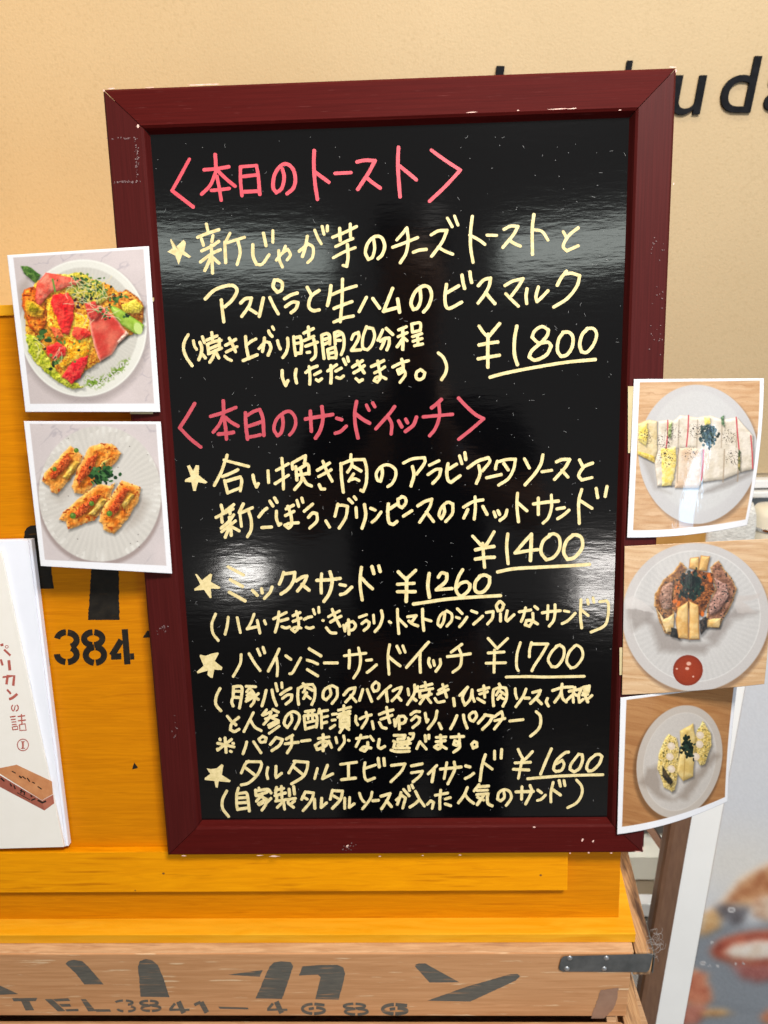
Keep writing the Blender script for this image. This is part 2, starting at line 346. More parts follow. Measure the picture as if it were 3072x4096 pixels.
# ------------------------------------------------------------------ painting the printed photographs (vertex colours on a fine grid)
def hash2(ix, iy, seed):
    h = (ix.astype(np.int64)*374761393 + iy.astype(np.int64)*668265263 + seed*974711) & 0xffffffff
    h = ((h ^ (h >> 13))*1274126177) & 0xffffffff
    return ((h ^ (h >> 16)) & 0xffff)/65535.0
def vnoise(x, y, seed=0):
    ix, iy = np.floor(x), np.floor(y); fx, fy = x-ix, y-iy
    fx = fx*fx*(3-2*fx); fy = fy*fy*(3-2*fy)
    a = hash2(ix, iy, seed); b = hash2(ix+1, iy, seed); c = hash2(ix, iy+1, seed); d = hash2(ix+1, iy+1, seed)
    return (a*(1-fx)+b*fx)*(1-fy)+(c*(1-fx)+d*fx)*fy
def fbm(x, y, seed=0, o=4):
    s = 0; a = 0.5
    for k in range(o):
        s = s + a*vnoise(x*2**k, y*2**k, seed+k*17); a *= 0.5
    return s/(1-0.5**o)
class Paint:
    def __init__(self, X, Y, base):
        self.X, self.Y = X, Y; self.C = np.empty(X.shape+(3,)); self.C[:] = np.array(base)/255.0
        self.jx = self.jy = 0
    def put(self, m_, col):
        col = np.asarray(col, float)/255.0
        self.C = self.C*(1-m_[..., None]) + col*m_[..., None]
    def shade(self, m_, f): self.C = self.C*(1+m_[..., None]*(f-1))
    def ell(self, cx, cy, rx, ry, rot=0, soft=0.04):
        a = math.radians(rot); dx, dy = self.X-cx, self.Y-cy
        r = np.hypot((dx*math.cos(a)+dy*math.sin(a))/rx, (-dx*math.sin(a)+dy*math.cos(a))/ry)
        return np.clip((1-r)/soft+0.5, 0, 1), r
    def poly(self, pts, soft=6.0, wob=6.0, ws_=30.0, seed=1):
        X = self.X + (fbm(self.X/ws_, self.Y/ws_, seed)-0.5)*2*wob; Y = self.Y + (fbm(self.X/ws_, self.Y/ws_, seed+50)-0.5)*2*wob
        n = len(pts); ins = np.zeros(X.shape, bool); dist = np.full(X.shape, 1e9)
        for i in range(n):
            x0, y0 = pts[i]; x1, y1 = pts[(i+1) % n]
            if y0 != y1:
                c = ((y0 > Y) != (y1 > Y)) & (X < (x1-x0)*(Y-y0)/(y1-y0)+x0); ins ^= c
            ex, ey = x1-x0, y1-y0; t = np.clip(((X-x0)*ex+(Y-y0)*ey)/(ex*ex+ey*ey+1e-9), 0, 1)
            dist = np.minimum(dist, np.hypot(X-x0-t*ex, Y-y0-t*ey))
        sd = np.where(ins, dist, -dist)
        return np.clip(sd/soft+0.5, 0, 1), sd
    def line(self, pts, w_, soft=3.0):
        dist = np.full(self.X.shape, 1e9)
        for (x0, y0), (x1, y1) in zip(pts[:-1], pts[1:]):
            ex, ey = x1-x0, y1-y0; t = np.clip(((self.X-x0)*ex+(self.Y-y0)*ey)/(ex*ex+ey*ey+1e-9), 0, 1)
            dist = np.minimum(dist, np.hypot(self.X-x0-t*ex, self.Y-y0-t*ey))
        return np.clip((w_/2-dist)/soft+0.5, 0, 1)
    def speck(self, m_, n_scale, thr, col, seed=3, soft=0.06):
        n = vnoise(self.X/n_scale, self.Y/n_scale, seed)
        self.put(m_*np.clip((n-thr)/soft, 0, 1), col)
    def food(self, pts, c1, c2, ns=22, seed=5, edge=None, ew=14, soft=6, wob=7, dark=None, shadow=0.45, relief=0.55, round_=0.35):
        """a piece of food in the print, as the picture shows it: mottled, rounded at its rim, casting onto what lies below"""
        if shadow > 0:
            sh, _ = self.poly([(x+7, y+11) for x, y in pts], 22, wob, 34, seed); self.shade(sh, 1-shadow)
        m_, sd = self.poly(pts, soft, wob, 34, seed)
        X, Y = self.X, self.Y
        n = fbm(X/ns, Y/ns, seed+9, 4); n = np.clip((n-0.30)/0.40, 0, 1)
        col = np.array(c1)/255.0*(1-n[..., None])+np.array(c2)/255.0*n[..., None]
        if edge is not None:
            e = (np.clip(1-sd/ew, 0, 1)*0.85)[..., None]; col = col*(1-e)+np.array(edge)/255.0*e
        gy, gx = np.gradient(np.minimum(sd, 46.0)); q = np.hypot(gx, gy)+1e-6
        rim = np.clip(1-sd/34.0, 0, 1)
        lit = (gy*0.8+gx*0.35)/q*rim*round_
        s_ = ns*0.45; h = fbm((X+3)/s_, (Y+4)/s_, seed+31, 3)-fbm((X-3)/s_, (Y-4)/s_, seed+31, 3)
        f = np.clip(1+lit*0.9+h*0.9*relief, 0.35, 1.45)
        col = col*f[..., None]
        self.C = self.C*(1-m_[..., None]) + m_[..., None]*col
        if dark is not None: self.speck(m_, ns*0.5, 0.76, dark, seed+21)
        return m_, sd
    def wood(self, c1, c2, c3, period=34, ang=0.0, seed=2):
        t = self.Y + self.X*ang + (fbm(self.X/260, self.Y/60, seed)-0.5)*60
        n = fbm(self.X/240, t/period*1.7, seed+3, 3); n = np.clip((n-0.25)/0.5, 0, 1)[..., None]
        self.C = np.array(c1)/255.0*(1-n)+np.array(c2)/255.0*n
        l = np.abs(np.sin(t/period*math.pi + 2*fbm(self.X/300, self.Y/90, seed+8)))
        self.put(np.clip(1-l/0.22, 0, 1)*0.55*fbm(self.X/200, self.Y/40, seed+5), c3)
def grid_card(name, corners, offs, nu, nv, painter, zoom_corners, border, mt, parent, bow=0.0, thick=0.00035, world_off=None, u0=0.0, bulge=(0, 0)):
    """a printed sheet: corners in photo pixels, offs = metres in front of the board face at each corner (TL TR BR BL)"""
    u = np.linspace(0, 1, nu)[None, :]; v = np.linspace(0, 1, nv)[:, None]
    w4 = [(1-u)*(1-v), u*(1-v), u*v, (1-u)*v]
    mixv = lambda a: sum(w*q for w, q in zip(w4, a))
    if world_off is None:
        # every point of the sheet keeps its own distance from the board, so a curled edge bends away behind the frame
        PX = mixv([p[0] for p in corners]); PY = mixv([p[1] for p in corners])
        PX = PX + bulge[0]*4*v*(1-v)*u; PY = PY + bulge[1]*4*u*(1-u)*v
        t = np.clip((u-u0)/(1-u0), 0, 1)**1.4
        OL = offs[0]*(1-v)+offs[3]*v; OR = offs[1]*(1-v)+offs[2]*v
        OFF = OL*(1-t)+OR*t + bow*4*t*(1-t)*(0.6+0.4*v)
        D = np.stack([(PX-1536.0)/F, (PY-2048.0)/F, np.ones_like(PX)], -1) @ RC
        Q = CAM + D*(((BN*1.0) @ (-CAM) + OFF)/(D @ BN))[..., None]
    else:
        Q = sum(w[..., None]*np.array(p) for w, p in zip(w4, [world_off(*cn, o) for cn, o in zip(corners, offs)]))
    nrm = np.cross(Q[0, -1]-Q[0, 0], Q[-1, 0]-Q[0, 0]); nrm /= np.linalg.norm(nrm)
    if nrm @ BN < 0: nrm = -nrm
    X = mixv([p[0] for p in zoom_corners]); Y = mixv([p[1] for p in zoom_corners])
    if world_off is not None:
        A = []
        for (x, y), (Xc, Yc) in zip([(0, 0), (1, 0), (1, 1), (0, 1)], zoom_corners):
            A.append([x, y, 1, 0, 0, 0, -Xc*x, -Xc*y, -Xc]); A.append([0, 0, 0, x, y, 1, -Yc*x, -Yc*y, -Yc])
        Hm = np.linalg.svd(np.array(A, float))[2][-1].reshape(3, 3)
        ww = Hm[2, 0]*u+Hm[2, 1]*v+Hm[2, 2]
        X = (Hm[0, 0]*u+Hm[0, 1]*v+Hm[0, 2])/ww; Y = (Hm[1, 0]*u+Hm[1, 1]*v+Hm[1, 2])/ww
    P = painter(X, Y)
    if border is not None:
        b_m, _ = P.poly(border, 4.0, 0.0)
        P.C = P.C*b_m[..., None] + np.array([0.955, 0.95, 0.96])*(1-b_m[..., None])
    P.C = np.clip(P.C, 0, 1)
    g = (hash2(np.floor(X*7.3), np.floor(Y*7.1), 4)-0.5)*0.03
    colr = lin(np.clip(P.C+g[..., None], 0, 1))*0.80
    n = nu*nv; idx = np.arange(n).reshape(nv, nu)
    front = Q.reshape(-1, 3); back = front - nrm*thick
    f1 = np.stack([idx[:-1, :-1], idx[1:, :-1], idx[1:, 1:], idx[:-1, 1:]], -1).reshape(-1, 4)
    f2 = (f1 + n)[:, ::-1]
    ring = np.concatenate([idx[0, :], idx[1:, -1], idx[-1, -2::-1], idx[-2:0:-1, 0]])
    f3 = np.stack([ring, np.roll(ring, -1), np.roll(ring, -1)+n, ring+n], -1)
    faces = np.concatenate([f1, f2, f3])
    V = np.concatenate([front, back])
    if parent is not None:
        mi = np.array(base_matrix(parent).inverted()); V = V @ mi[:3, :3].T + mi[:3, 3]
    me = bpy.data.meshes.new(name)
    me.vertices.add(len(V)); me.vertices.foreach_set('co', V.astype(np.float32).ravel())
    me.loops.add(faces.size); me.loops.foreach_set('vertex_index', faces.astype(np.int32).ravel())
    me.polygons.add(len(faces)); me.polygons.foreach_set('loop_start', np.arange(0, faces.size, 4, dtype=np.int32))
    try: me.polygons.foreach_set('loop_total', np.full(len(faces), 4, dtype=np.int32))
    except Exception: pass
    at_ = me.color_attributes.new('print', 'FLOAT_COLOR', 'POINT')
    cc = np.ones((2*n, 4), np.float32); cc[:n, :3] = colr.reshape(-1, 3); cc[n:, :3] = 0.8
    at_.data.foreach_set('color', cc.ravel())
    me.update(calc_edges=True); me.validate()
    me.materials.append(mt)
    o = bpy.data.objects.new(name, me); COL.objects.link(o)
    if parent is not None: o.parent = parent
    return o

def marble(P, seed=1):
    n = fbm(P.X/260+0.4*fbm(P.X/90, P.Y/90, seed), P.Y/200, seed+4)
    P.put(np.clip((n-0.45)/0.3, 0, 1)*0.6, (222, 208, 206))
    v = np.abs(fbm(P.X/150+P.Y/120, P.Y/190-P.X/300, seed+7)-0.5)
    P.put(np.clip(1-v/0.03, 0, 1)*0.45*np.clip((fbm(P.X/120, P.Y/120, seed+30)-0.48)/0.1, 0, 1), (160, 152, 160))
def sprout(P, rnd, cx, cy, n, rx, ry):
    for _ in range(n):
        a = rnd.uniform(0, 6.28); x = cx+rx*rnd.uniform(-1, 1); y = cy+ry*rnd.uniform(-1, 1)
        pts = [(x, y)]
        for k in range(4):
            a += rnd.uniform(-0.6, 0.6); pts.append((pts[-1][0]+24*math.cos(a), pts[-1][1]+18*math.sin(a)))
        P.put(P.line(pts, 4, 3)*0.8, (222, 210, 165))
def leaves(P, rnd, cx, cy, n, rx, ry, cols, r0=8, r1=17):
    for _ in range(n):
        x = cx+rx*rnd.gauss(0, 0.5); y = cy+ry*rnd.gauss(0, 0.5)
        m_, r = P.ell(x, y, rnd.uniform(r0, r1), rnd.uniform(r0*0.6, r1*0.7), rnd.uniform(0, 180), 0.3)
        P.put(m_, rnd.choice(cols))
GREENS = [(40, 70, 35), (62, 98, 46), (88, 128, 58), (30, 48, 34), (104, 140, 66)]

def paint_ham(X, Y):
    rnd = random.Random(3); P = Paint(X, Y, (206, 193, 190)); marble(P, 3)
    m_, _ = P.ell(500, 640, 385, 415, 0, 0.10); P.put(m_*0.55, (150, 138, 134))
    m_, r = P.ell(492, 608, 374, 405, 0, 0.02); P.put(m_, (226, 223, 212))
    m2, r2 = P.ell(492, 602, 325, 352, 0, 0.03); P.put(m2, (206, 201, 190))
    a = np.arctan2(Y-602, X-492); P.shade(m2*np.clip((r2-0.45)/0.3, 0, 1)*(0.5+0.5*np.sin(a*90)), 0.975)
    P.put(np.clip(1-np.abs(r-0.985)/0.02, 0, 1)*0.6, (242, 240, 232))
    m_, _ = P.poly([(105, 360), (170, 300), (200, 480), (150, 620), (110, 480)], 40, 6); P.put(m_*0.4, (150, 135, 120))
    P.food([(123, 240), (165, 243), (242, 295), (215, 342), (150, 300)], (52, 88, 34), (98, 132, 60), 16, 5)
    P.food([(135, 420), (270, 290), (480, 300), (640, 350), (760, 430), (845, 480), (840, 600), (740, 660), (600, 800), (510, 860), (430, 935), (250, 845), (155, 660)], (196, 112, 30), (232, 176, 60), 18, 77, dark=(150, 64, 20), wob=16)
    P.food([(140, 380), (200, 365), (260, 430), (280, 560), (240, 640), (180, 610), (130, 480)], (214, 96, 24), (240, 158, 52), 26, 8, edge=(172, 62, 20), dark=(150, 52, 18))
    P.food([(150, 650), (205, 650), (260, 740), (330, 860), (420, 930), (497, 955), (440, 968), (340, 930), (240, 845), (165, 740)], (170, 176, 38), (208, 202, 78), 22, 14, dark=(110, 128, 32), wob=16)
    P.food([(360, 300), (470, 280), (600, 340), (640, 430), (560, 480), (400, 420)], (186, 168, 52), (214, 196, 96), 20, 18, dark=(90, 110, 40), wob=16)
    P.food([(700, 405), (745, 380), (800, 420), (850, 470), (845, 560), (780, 540), (700, 470)], (206, 118, 34), (236, 178, 84), 22, 24, edge=(150, 70, 22), dark=(140, 64, 20))
    P.food([(715, 470), (800, 440), (848, 480), (820, 520), (730, 520)], (196, 176, 52), (226, 200, 84), 14, 30)
    P.food([(205, 440), (215, 350), (270, 282), (330, 290), (420, 310), (488, 322), (470, 352), (380, 372), (300, 400), (250, 460), (228, 480)], (222, 84, 66), (236, 138, 112), 30, 33, edge=(206, 70, 58), wob=5, relief=0.35)
    P.food([(150, 440), (200, 450), (262, 500), (240, 545), (180, 540), (148, 500)], (214, 158, 30), (236, 190, 60), 20, 39, edge=(232, 148, 40))
    P.food([(180, 455), (235, 495), (205, 520), (170, 500)], (140, 120, 16), (188, 160, 34), 12, 41)
    P.food([(280, 440), (330, 420), (420, 520), (540, 540), (548, 620), (530, 725), (500, 790), (430, 805), (365, 850), (330, 790), (390, 700), (350, 640), (285, 600)], (236, 158, 22), (246, 206, 78), 20, 44, dark=(214, 104, 18), wob=14)
    P.food([(310, 410), (400, 396), (440, 470), (430, 560), (405, 645), (365, 645), (330, 540), (300, 470)], (212, 28, 34), (236, 70, 58), 30, 51, wob=10)
    P.food([(430, 600), (520, 610), (540, 650), (470, 680), (425, 650)], (220, 40, 38), (240, 90, 62), 22, 55, wob=10)
    P.food([(270, 715), (330, 695), (392, 715), (385, 765), (330, 800), (280, 770)], (212, 32, 36), (232, 84, 70), 22, 57, wob=12)
    P.food([(425, 805), (515, 770), (500, 850), (470, 905), (425, 938), (365, 895)], (206, 26, 40), (232, 78, 66), 22, 59, wob=10)
    P.food([(295, 600), (350, 610), (380, 660), (330, 670)], (226, 84, 50), (238, 120, 70), 22, 61)
    P.food([(500, 460), (600, 480), (680, 540), (740, 620), (752, 640), (700, 690), (660, 765), (590, 805), (560, 725), (540, 650), (528, 560)], (200, 62, 52), (222, 108, 86), 60, 63, relief=0.25, edge=(232, 172, 150), ew=16, wob=5)
    P.food([(500, 460), (560, 450), (600, 520), (560, 560), (520, 540)], (196, 50, 48), (216, 84, 70), 26, 66, wob=8)
    P.food([(690, 690), (745, 625), (760, 640), (700, 700)], (226, 160, 140), (238, 200, 180), 20, 69)
    m_, _ = P.food([(640, 468), (700, 490), (850, 590), (838, 628), (802, 646), (720, 592), (672, 530)], (138, 172, 52), (180, 206, 92), 40, 71, relief=0.15, edge=(110, 146, 42), wob=4)
    m_, _ = P.ell(815, 610, 24, 36, -20, 0.2); P.put(m_, (196, 216, 128))
    m_, _ = P.poly([(505, 900), (600, 900), (680, 840), (760, 780), (740, 840), (650, 910), (560, 965), (500, 950)], 30, 16)
    P.speck(m_, 11, 0.52, (128, 158, 60), 7); P.speck(m_, 8, 0.66, (92, 122, 40), 12)
    leaves(P, rnd, 500, 330, 34, 90, 40, GREENS, 5, 12); leaves(P, rnd, 570, 390, 40, 95, 65, GREENS, 5, 12)
    leaves(P, rnd, 600, 510, 22, 50, 50, GREENS, 5, 12); leaves(P, rnd, 255, 655, 14, 45, 60, GREENS, 10, 22)
    leaves(P, rnd, 325, 815, 12, 50, 45, GREENS); leaves(P, rnd, 480, 440, 12, 50, 40, [(60, 30, 36), (40, 28, 34), (52, 80, 42)])
    leaves(P, rnd, 690, 430, 10, 40, 30, GREENS); leaves(P, rnd, 740, 540, 4, 25, 10, GREENS); leaves(P, rnd, 400, 690, 10, 110, 110, GREENS, 7, 14)
    sprout(P, rnd, 500, 400, 22, 120, 60); sprout(P, rnd, 540, 520, 10, 90, 50); sprout(P, rnd, 290, 780, 6, 80, 80)
    P.put(P.line([(310, 320), (325, 390)], 10, 4), (96, 150, 60))
    return P
def paint_toast(X, Y):
    rnd = random.Random(5); P = Paint(X, Y, (208, 197, 195)); marble(P, 9)
    m_, _ = P.ell(592, 1612, 372, 402, 0, 0.05); P.put(m_*0.75, (152, 134, 128))
    m_, r = P.ell(590, 1586, 362, 400, 0, 0.02); P.put(m_, (214, 208, 199))
    a = np.arctan2(Y-1586, X-590); rid = 0.5+0.5*np.sin(a*62+2*fbm(X/80, Y/80, 3))
    P.shade(m_*np.clip((r-0.42)/0.3, 0, 1)*rid, 0.965); P.put(m_*np.clip((r-0.78)/0.15, 0, 1)*rid*(fbm(X/60, Y/60, 8) > 0.55)*0.6, (240, 236, 228))
    P.put(m_*np.clip((0.5-r)/0.3, 0, 1)*0.5, (196, 188, 178))
    m_, _ = P.poly([(760, 1720), (840, 1600), (880, 1640), (830, 1740), (740, 1800)], 50, 8); P.put(m_*0.5, (160, 146, 134))
    m_, _ = P.poly([(300, 1600), (460, 1480), (470, 1540), (360, 1640)], 50, 8); P.put(m_*0.35, (160, 146, 134))
    def slice_(pts, meat, yel, seed):
        P.food(pts, (206, 104, 24), (238, 160, 66), 30, seed, edge=(236, 180, 104), ew=26, dark=(176, 72, 18))
        if yel: P.food(yel, (206, 158, 60), (232, 196, 104), 26, seed+3)
        P.food(meat, (168, 58, 22), (216, 104, 50), 12, seed+5, dark=(110, 34, 16), wob=10)
    slice_([(415, 1300), (487, 1360), (475, 1420), (340, 1590), (298, 1575), (290, 1540), (245, 1510), (260, 1465)],
           [(395, 1345), (425, 1380), (380, 1450), (330, 1500), (300, 1500), (290, 1470), (340, 1420)], [(440, 1390), (470, 1400), (400, 1500), (370, 1490)], 11)
    slice_([(525, 1310), (600, 1285), (660, 1293), (718, 1345), (700, 1385), (600, 1480), (500, 1592), (440, 1580), (425, 1540), (460, 1430)],
           [(520, 1370), (580, 1350), (560, 1420), (500, 1500), (470, 1540), (455, 1500)], [(600, 1400), (660, 1370), (580, 1440)], 23)
    leaves(P, rnd, 600, 1478, 90, 78, 55, [(24, 56, 30), (38, 80, 40), (58, 104, 52), (18, 40, 24), (80, 124, 70)], 8, 18)
    slice_([(580, 1530), (650, 1540), (682, 1520), (640, 1640), (560, 1740), (400, 1797), (390, 1752), (348, 1740), (370, 1700), (480, 1600)],
           [(540, 1600), (600, 1590), (560, 1640), (500, 1700), (450, 1730), (420, 1710), (480, 1660)], [(600, 1610), (635, 1620), (560, 1710), (520, 1710)], 31)
    slice_([(720, 1503), (832, 1550), (820, 1620), (750, 1740), (670, 1822), (610, 1800), (605, 1770), (580, 1740), (620, 1650)],
           [(720, 1550), (770, 1560), (730, 1620), (700, 1690), (660, 1720), (635, 1690), (680, 1610)], [(770, 1580), (795, 1590), (730, 1680), (715, 1650)], 43)
    for x, y, r in ((430, 1715, 18), (540, 1643, 15), (645, 1702, 17), (322, 1440, 13), (450, 1330, 14)):
        m_, q = P.ell(x, y, r, r, 0, 0.25); P.put(m_, (84, 122, 40)); m_, q = P.ell(x-4, y-5, r*0.4, r*0.4, 0, 0.6); P.put(m_*0.6, (150, 180, 90))
    for _ in range(26):
        m_, q = P.ell(rnd.uniform(330, 880), rnd.uniform(1250, 1900), 4, 3, 0, 0.5); P.put(m_*0.7, (90, 80, 76))
    return P
def paint_mixed(X, Y):
    rnd = random.Random(8); FD = lambda *a_, **k_: P.food(*a_, **{**dict(relief=0.14), **k_}); P = Paint(X, Y, (216, 178, 138)); P.wood((224, 186, 146), (202, 156, 112), (150, 104, 68), 46, 0.03, 4)
    m_, _ = P.ell(870, 935, 515, 605, 0, 0.06); P.put(m_*0.55, (120, 96, 78))
    m_, r = P.ell(850, 908, 512, 602, 0, 0.015); P.put(m_, (204, 200, 198))
    m2, r2 = P.ell(850, 880, 420, 520, 0, 0.05); P.put(m2, (212, 209, 206)); P.shade(m2*fbm(X/14, Y/14, 5), 0.97)
    m_, _ = P.poly([(860, 1240), (1080, 1140), (1325, 1050), (1310, 1100), (1130, 1190), (930, 1250)], 40, 8); P.put(m_*0.7, (150, 142, 136))
    m_, _ = P.poly([(330, 900), (480, 990), (500, 1190), (620, 1250), (470, 1220), (380, 1000)], 40, 8); P.put(m_*0.5, (160, 150, 142))
    FD([(330, 650), (430, 612), (500, 625), (500, 880), (480, 985), (330, 915)], (220, 196, 144), (232, 212, 172), 40, 3, edge=(190, 164, 116), ew=10, wob=4)
    FD([(345, 680), (410, 640), (420, 760), (400, 840), (340, 800)], (236, 206, 92), (242, 222, 140), 22, 7)
    FD([(330, 890), (470, 930), (480, 988), (330, 920)], (206, 172, 70), (230, 204, 120), 16, 10)
    FD([(510, 625), (600, 610), (640, 620), (700, 570), (850, 590), (960, 572), (1060, 610), (1190, 590), (1320, 750), (1325, 1050), (1210, 1075), (1070, 1130), (880, 1150), (830, 860), (680, 860), (670, 1180), (500, 1190), (475, 990), (505, 880)],
           (214, 200, 178), (230, 218, 202), 50, 13, edge=(190, 174, 154), ew=10, wob=4)
    FD([(690, 855), (830, 850), (880, 870), (885, 1150), (850, 1200), (650, 1200), (670, 1000)], (216, 184, 152), (226, 206, 184), 50, 15, wob=4)
    FD([(530, 860), (660, 850), (660, 1000), (620, 1180), (540, 1185), (540, 1000)], (238, 206, 96), (244, 226, 156), 26, 17, wob=10)
    FD([(905, 590), (950, 590), (960, 640), (910, 660)], (240, 214, 96), (244, 224, 140), 16, 19)
    for x in (690, 850, 1060, 1190):
        P.put(P.line([(x, 610), (x-12, 850)], 10, 9)*0.75, (168, 148, 126))
    for x in (680, 885, 1075, 1200):
        P.put(P.line([(x, 870), (x-10, 1150)], 11, 9)*0.75, (160, 138, 114))
    for pts in ([(772, 572), (765, 700), (750, 840)], [(592, 616), (590, 740), (575, 860)], [(897, 870), (890, 1000), (878, 1130)], [(1183, 590), (1190, 740), (1200, 870)], [(1303, 755), (1312, 900), (1318, 1045)]):
        P.put(P.line(pts, 11, 5), (204, 76, 84))
    FD([(600, 640), (630, 625), (620, 770), (590, 750)], (120, 140, 70), (196, 206, 150), 16, 21)
    FD([(1050, 590), (1075, 570), (1082, 670), (1055, 650)], (72, 104, 70), (150, 170, 130), 16, 23)
    FD([(1195, 870), (1212, 900), (1210, 1065), (1190, 1040)], (56, 74, 48), (170, 150, 90), 16, 25)
    allp, _ = P.poly([(330, 650), (1320, 600), (1320, 1050), (500, 1190)], 10, 0)
    for cx, cy, rr in ((390, 760, 60), (560, 800, 60), (580, 940, 70), (640, 720, 60), (780, 900, 60), (830, 700, 60), (1120, 760, 60), (1150, 940, 60)):
        m_, _ = P.ell(cx, cy, rr, rr, 0, 0.8); P.speck(m_, 7, 0.70, (70, 60, 50), int(cx))
    leaves(P, rnd, 945, 745, 130, 66, 76, [(38, 52, 44), (58, 76, 66), (26, 38, 34), (80, 96, 90)], 9, 20)
    return P
def paint_banh(X, Y):
    rnd = random.Random(11); FD = lambda *a_, **k_: P.food(*a_, **{**dict(relief=0.5), **k_}); P = Paint(X, Y, (220, 184, 144)); P.wood((228, 192, 150), (208, 164, 118), (160, 110, 72), 36, -0.04, 9)
    m_, _ = P.ell(655, 650, 498, 505, 0, 0.05); P.put(m_*0.6, (120, 92, 72))
    m_, r = P.ell(645, 622, 494, 500, 0, 0.015); P.put(m_, (202, 195, 190))
    m2, r2 = P.ell(645, 615, 432, 440, 0, 0.02); P.put(m2, (210, 205, 200)); P.put(np.clip(1-np.abs(r2-1.0)/0.015, 0, 1)*0.6, (236, 232, 226))
    a = np.arctan2(Y-615, X-645); P.shade(m2*np.clip((r2-0.5)/0.3, 0, 1)*(0.5+0.5*np.sin(a*70)), 0.975); P.shade(m2*fbm(X/10, Y/10, 2), 0.96)
    for pts in ([(180, 560), (380, 560), (360, 640), (220, 720)], [(320, 640), (420, 640), (560, 800), (760, 800), (700, 870), (400, 850)], [(700, 760), (900, 560), (1060, 590), (900, 640), (780, 810)]):
        m_, _ = P.poly(pts, 50, 12); P.put(m_*0.62, (138, 126, 118))
    m_, _ = P.poly([(170, 510), (220, 478), (330, 540), (380, 600), (250, 570), (175, 575)], 8, 8); P.put(m_*0.7, (214, 206, 200))
    m_, _ = P.poly([(900, 470), (1000, 480), (1075, 465), (1060, 500), (960, 520), (1050, 590), (920, 600)], 10, 8); P.put(m_*0.6, (200, 188, 180))
    FD([(545, 243), (592, 292), (560, 360), (505, 430), (500, 600), (492, 660), (480, 735), (440, 730), (400, 650), (368, 545), (368, 470), (430, 370), (500, 310)], (104, 60, 28), (168, 112, 58), 26, 3, edge=(210, 164, 96), ew=16, dark=(70, 44, 26))
    FD([(420, 420), (490, 380), (480, 560), (430, 570), (395, 500)], (132, 92, 72), (180, 138, 116), 18, 6, dark=(60, 44, 30))
    FD([(380, 560), (430, 640), (500, 600), (490, 720), (445, 725)], (216, 176, 110), (230, 200, 146), 30, 7, relief=0.1)
    FD([(800, 238), (832, 290), (900, 380), (922, 430), (882, 550), (822, 645), (800, 692), (712, 690), (720, 560), (780, 430), (755, 340), (745, 288)], (108, 68, 46), (168, 118, 92), 24, 9, edge=(212, 166, 98), ew=14, dark=(56, 50, 40))
    FD([(770, 360), (850, 400), (870, 470), (800, 580), (740, 610), (730, 540), (790, 440)], (150, 108, 94), (196, 152, 134), 20, 12, dark=(50, 50, 44))
    FD([(725, 640), (815, 625), (798, 692), (718, 688)], (220, 172, 98), (232, 196, 134), 24, 13, relief=0.1)
    FD([(500, 420), (560, 340), (650, 300), (760, 330), (770, 440), (720, 560), (690, 620), (600, 560), (520, 600), (490, 560)], (92, 50, 24), (184, 108, 52), 14, 15, dark=(52, 36, 22), wob=10)
    for x, y in ((520, 425), (735, 340), (505, 515), (745, 370), (690, 600), (530, 530), (655, 580)):
        m_, _ = P.ell(x, y, 18, 12, rnd.uniform(0, 180), 0.3); P.put(m_, (216, 108, 34))
    FD([(480, 690), (530, 700), (540, 770), (480, 755)], (24, 26, 26), (52, 48, 42), 12, 17)
    FD([(670, 640), (715, 620), (720, 700), (680, 740)], (40, 38, 36), (86, 72, 62), 12, 18)
    for pts, s_ in (([(612, 222), (672, 216), (668, 310), (600, 292)], 20), ([(682, 206), (746, 212), (722, 312), (664, 308)], 22), ([(520, 560), (594, 512), (596, 772), (528, 762), (508, 640)], 24), ([(601, 512), (664, 540), (670, 772), (598, 774)], 26)):
        FD(pts, (214, 162, 88), (234, 196, 130), 40, s_, edge=(150, 92, 38), ew=9, wob=3, relief=0.08)
    leaves(P, rnd, 622, 405, 170, 70, 80, [(14, 26, 22), (24, 42, 34), (36, 58, 46), (8, 16, 14)], 9, 20)
    m_, r = P.ell(595, 980, 101, 103, 0, 0.03); P.put(m_, (150, 54, 26)); P.put(m_*np.clip(0.9-r, 0, 1)*0.5, (176, 66, 30)); P.put(m_*np.clip((r-0.8)/0.2, 0, 1)*0.5, (116, 38, 20))
    for x, y, q in ((600, 935, 16), (590, 968, 13), (520, 970, 7), (632, 1022, 7)):
        m_, r = P.ell(x, y, q, q*0.8, 0, 0.5); P.put(m_*0.85, (240, 196, 176))
    return P
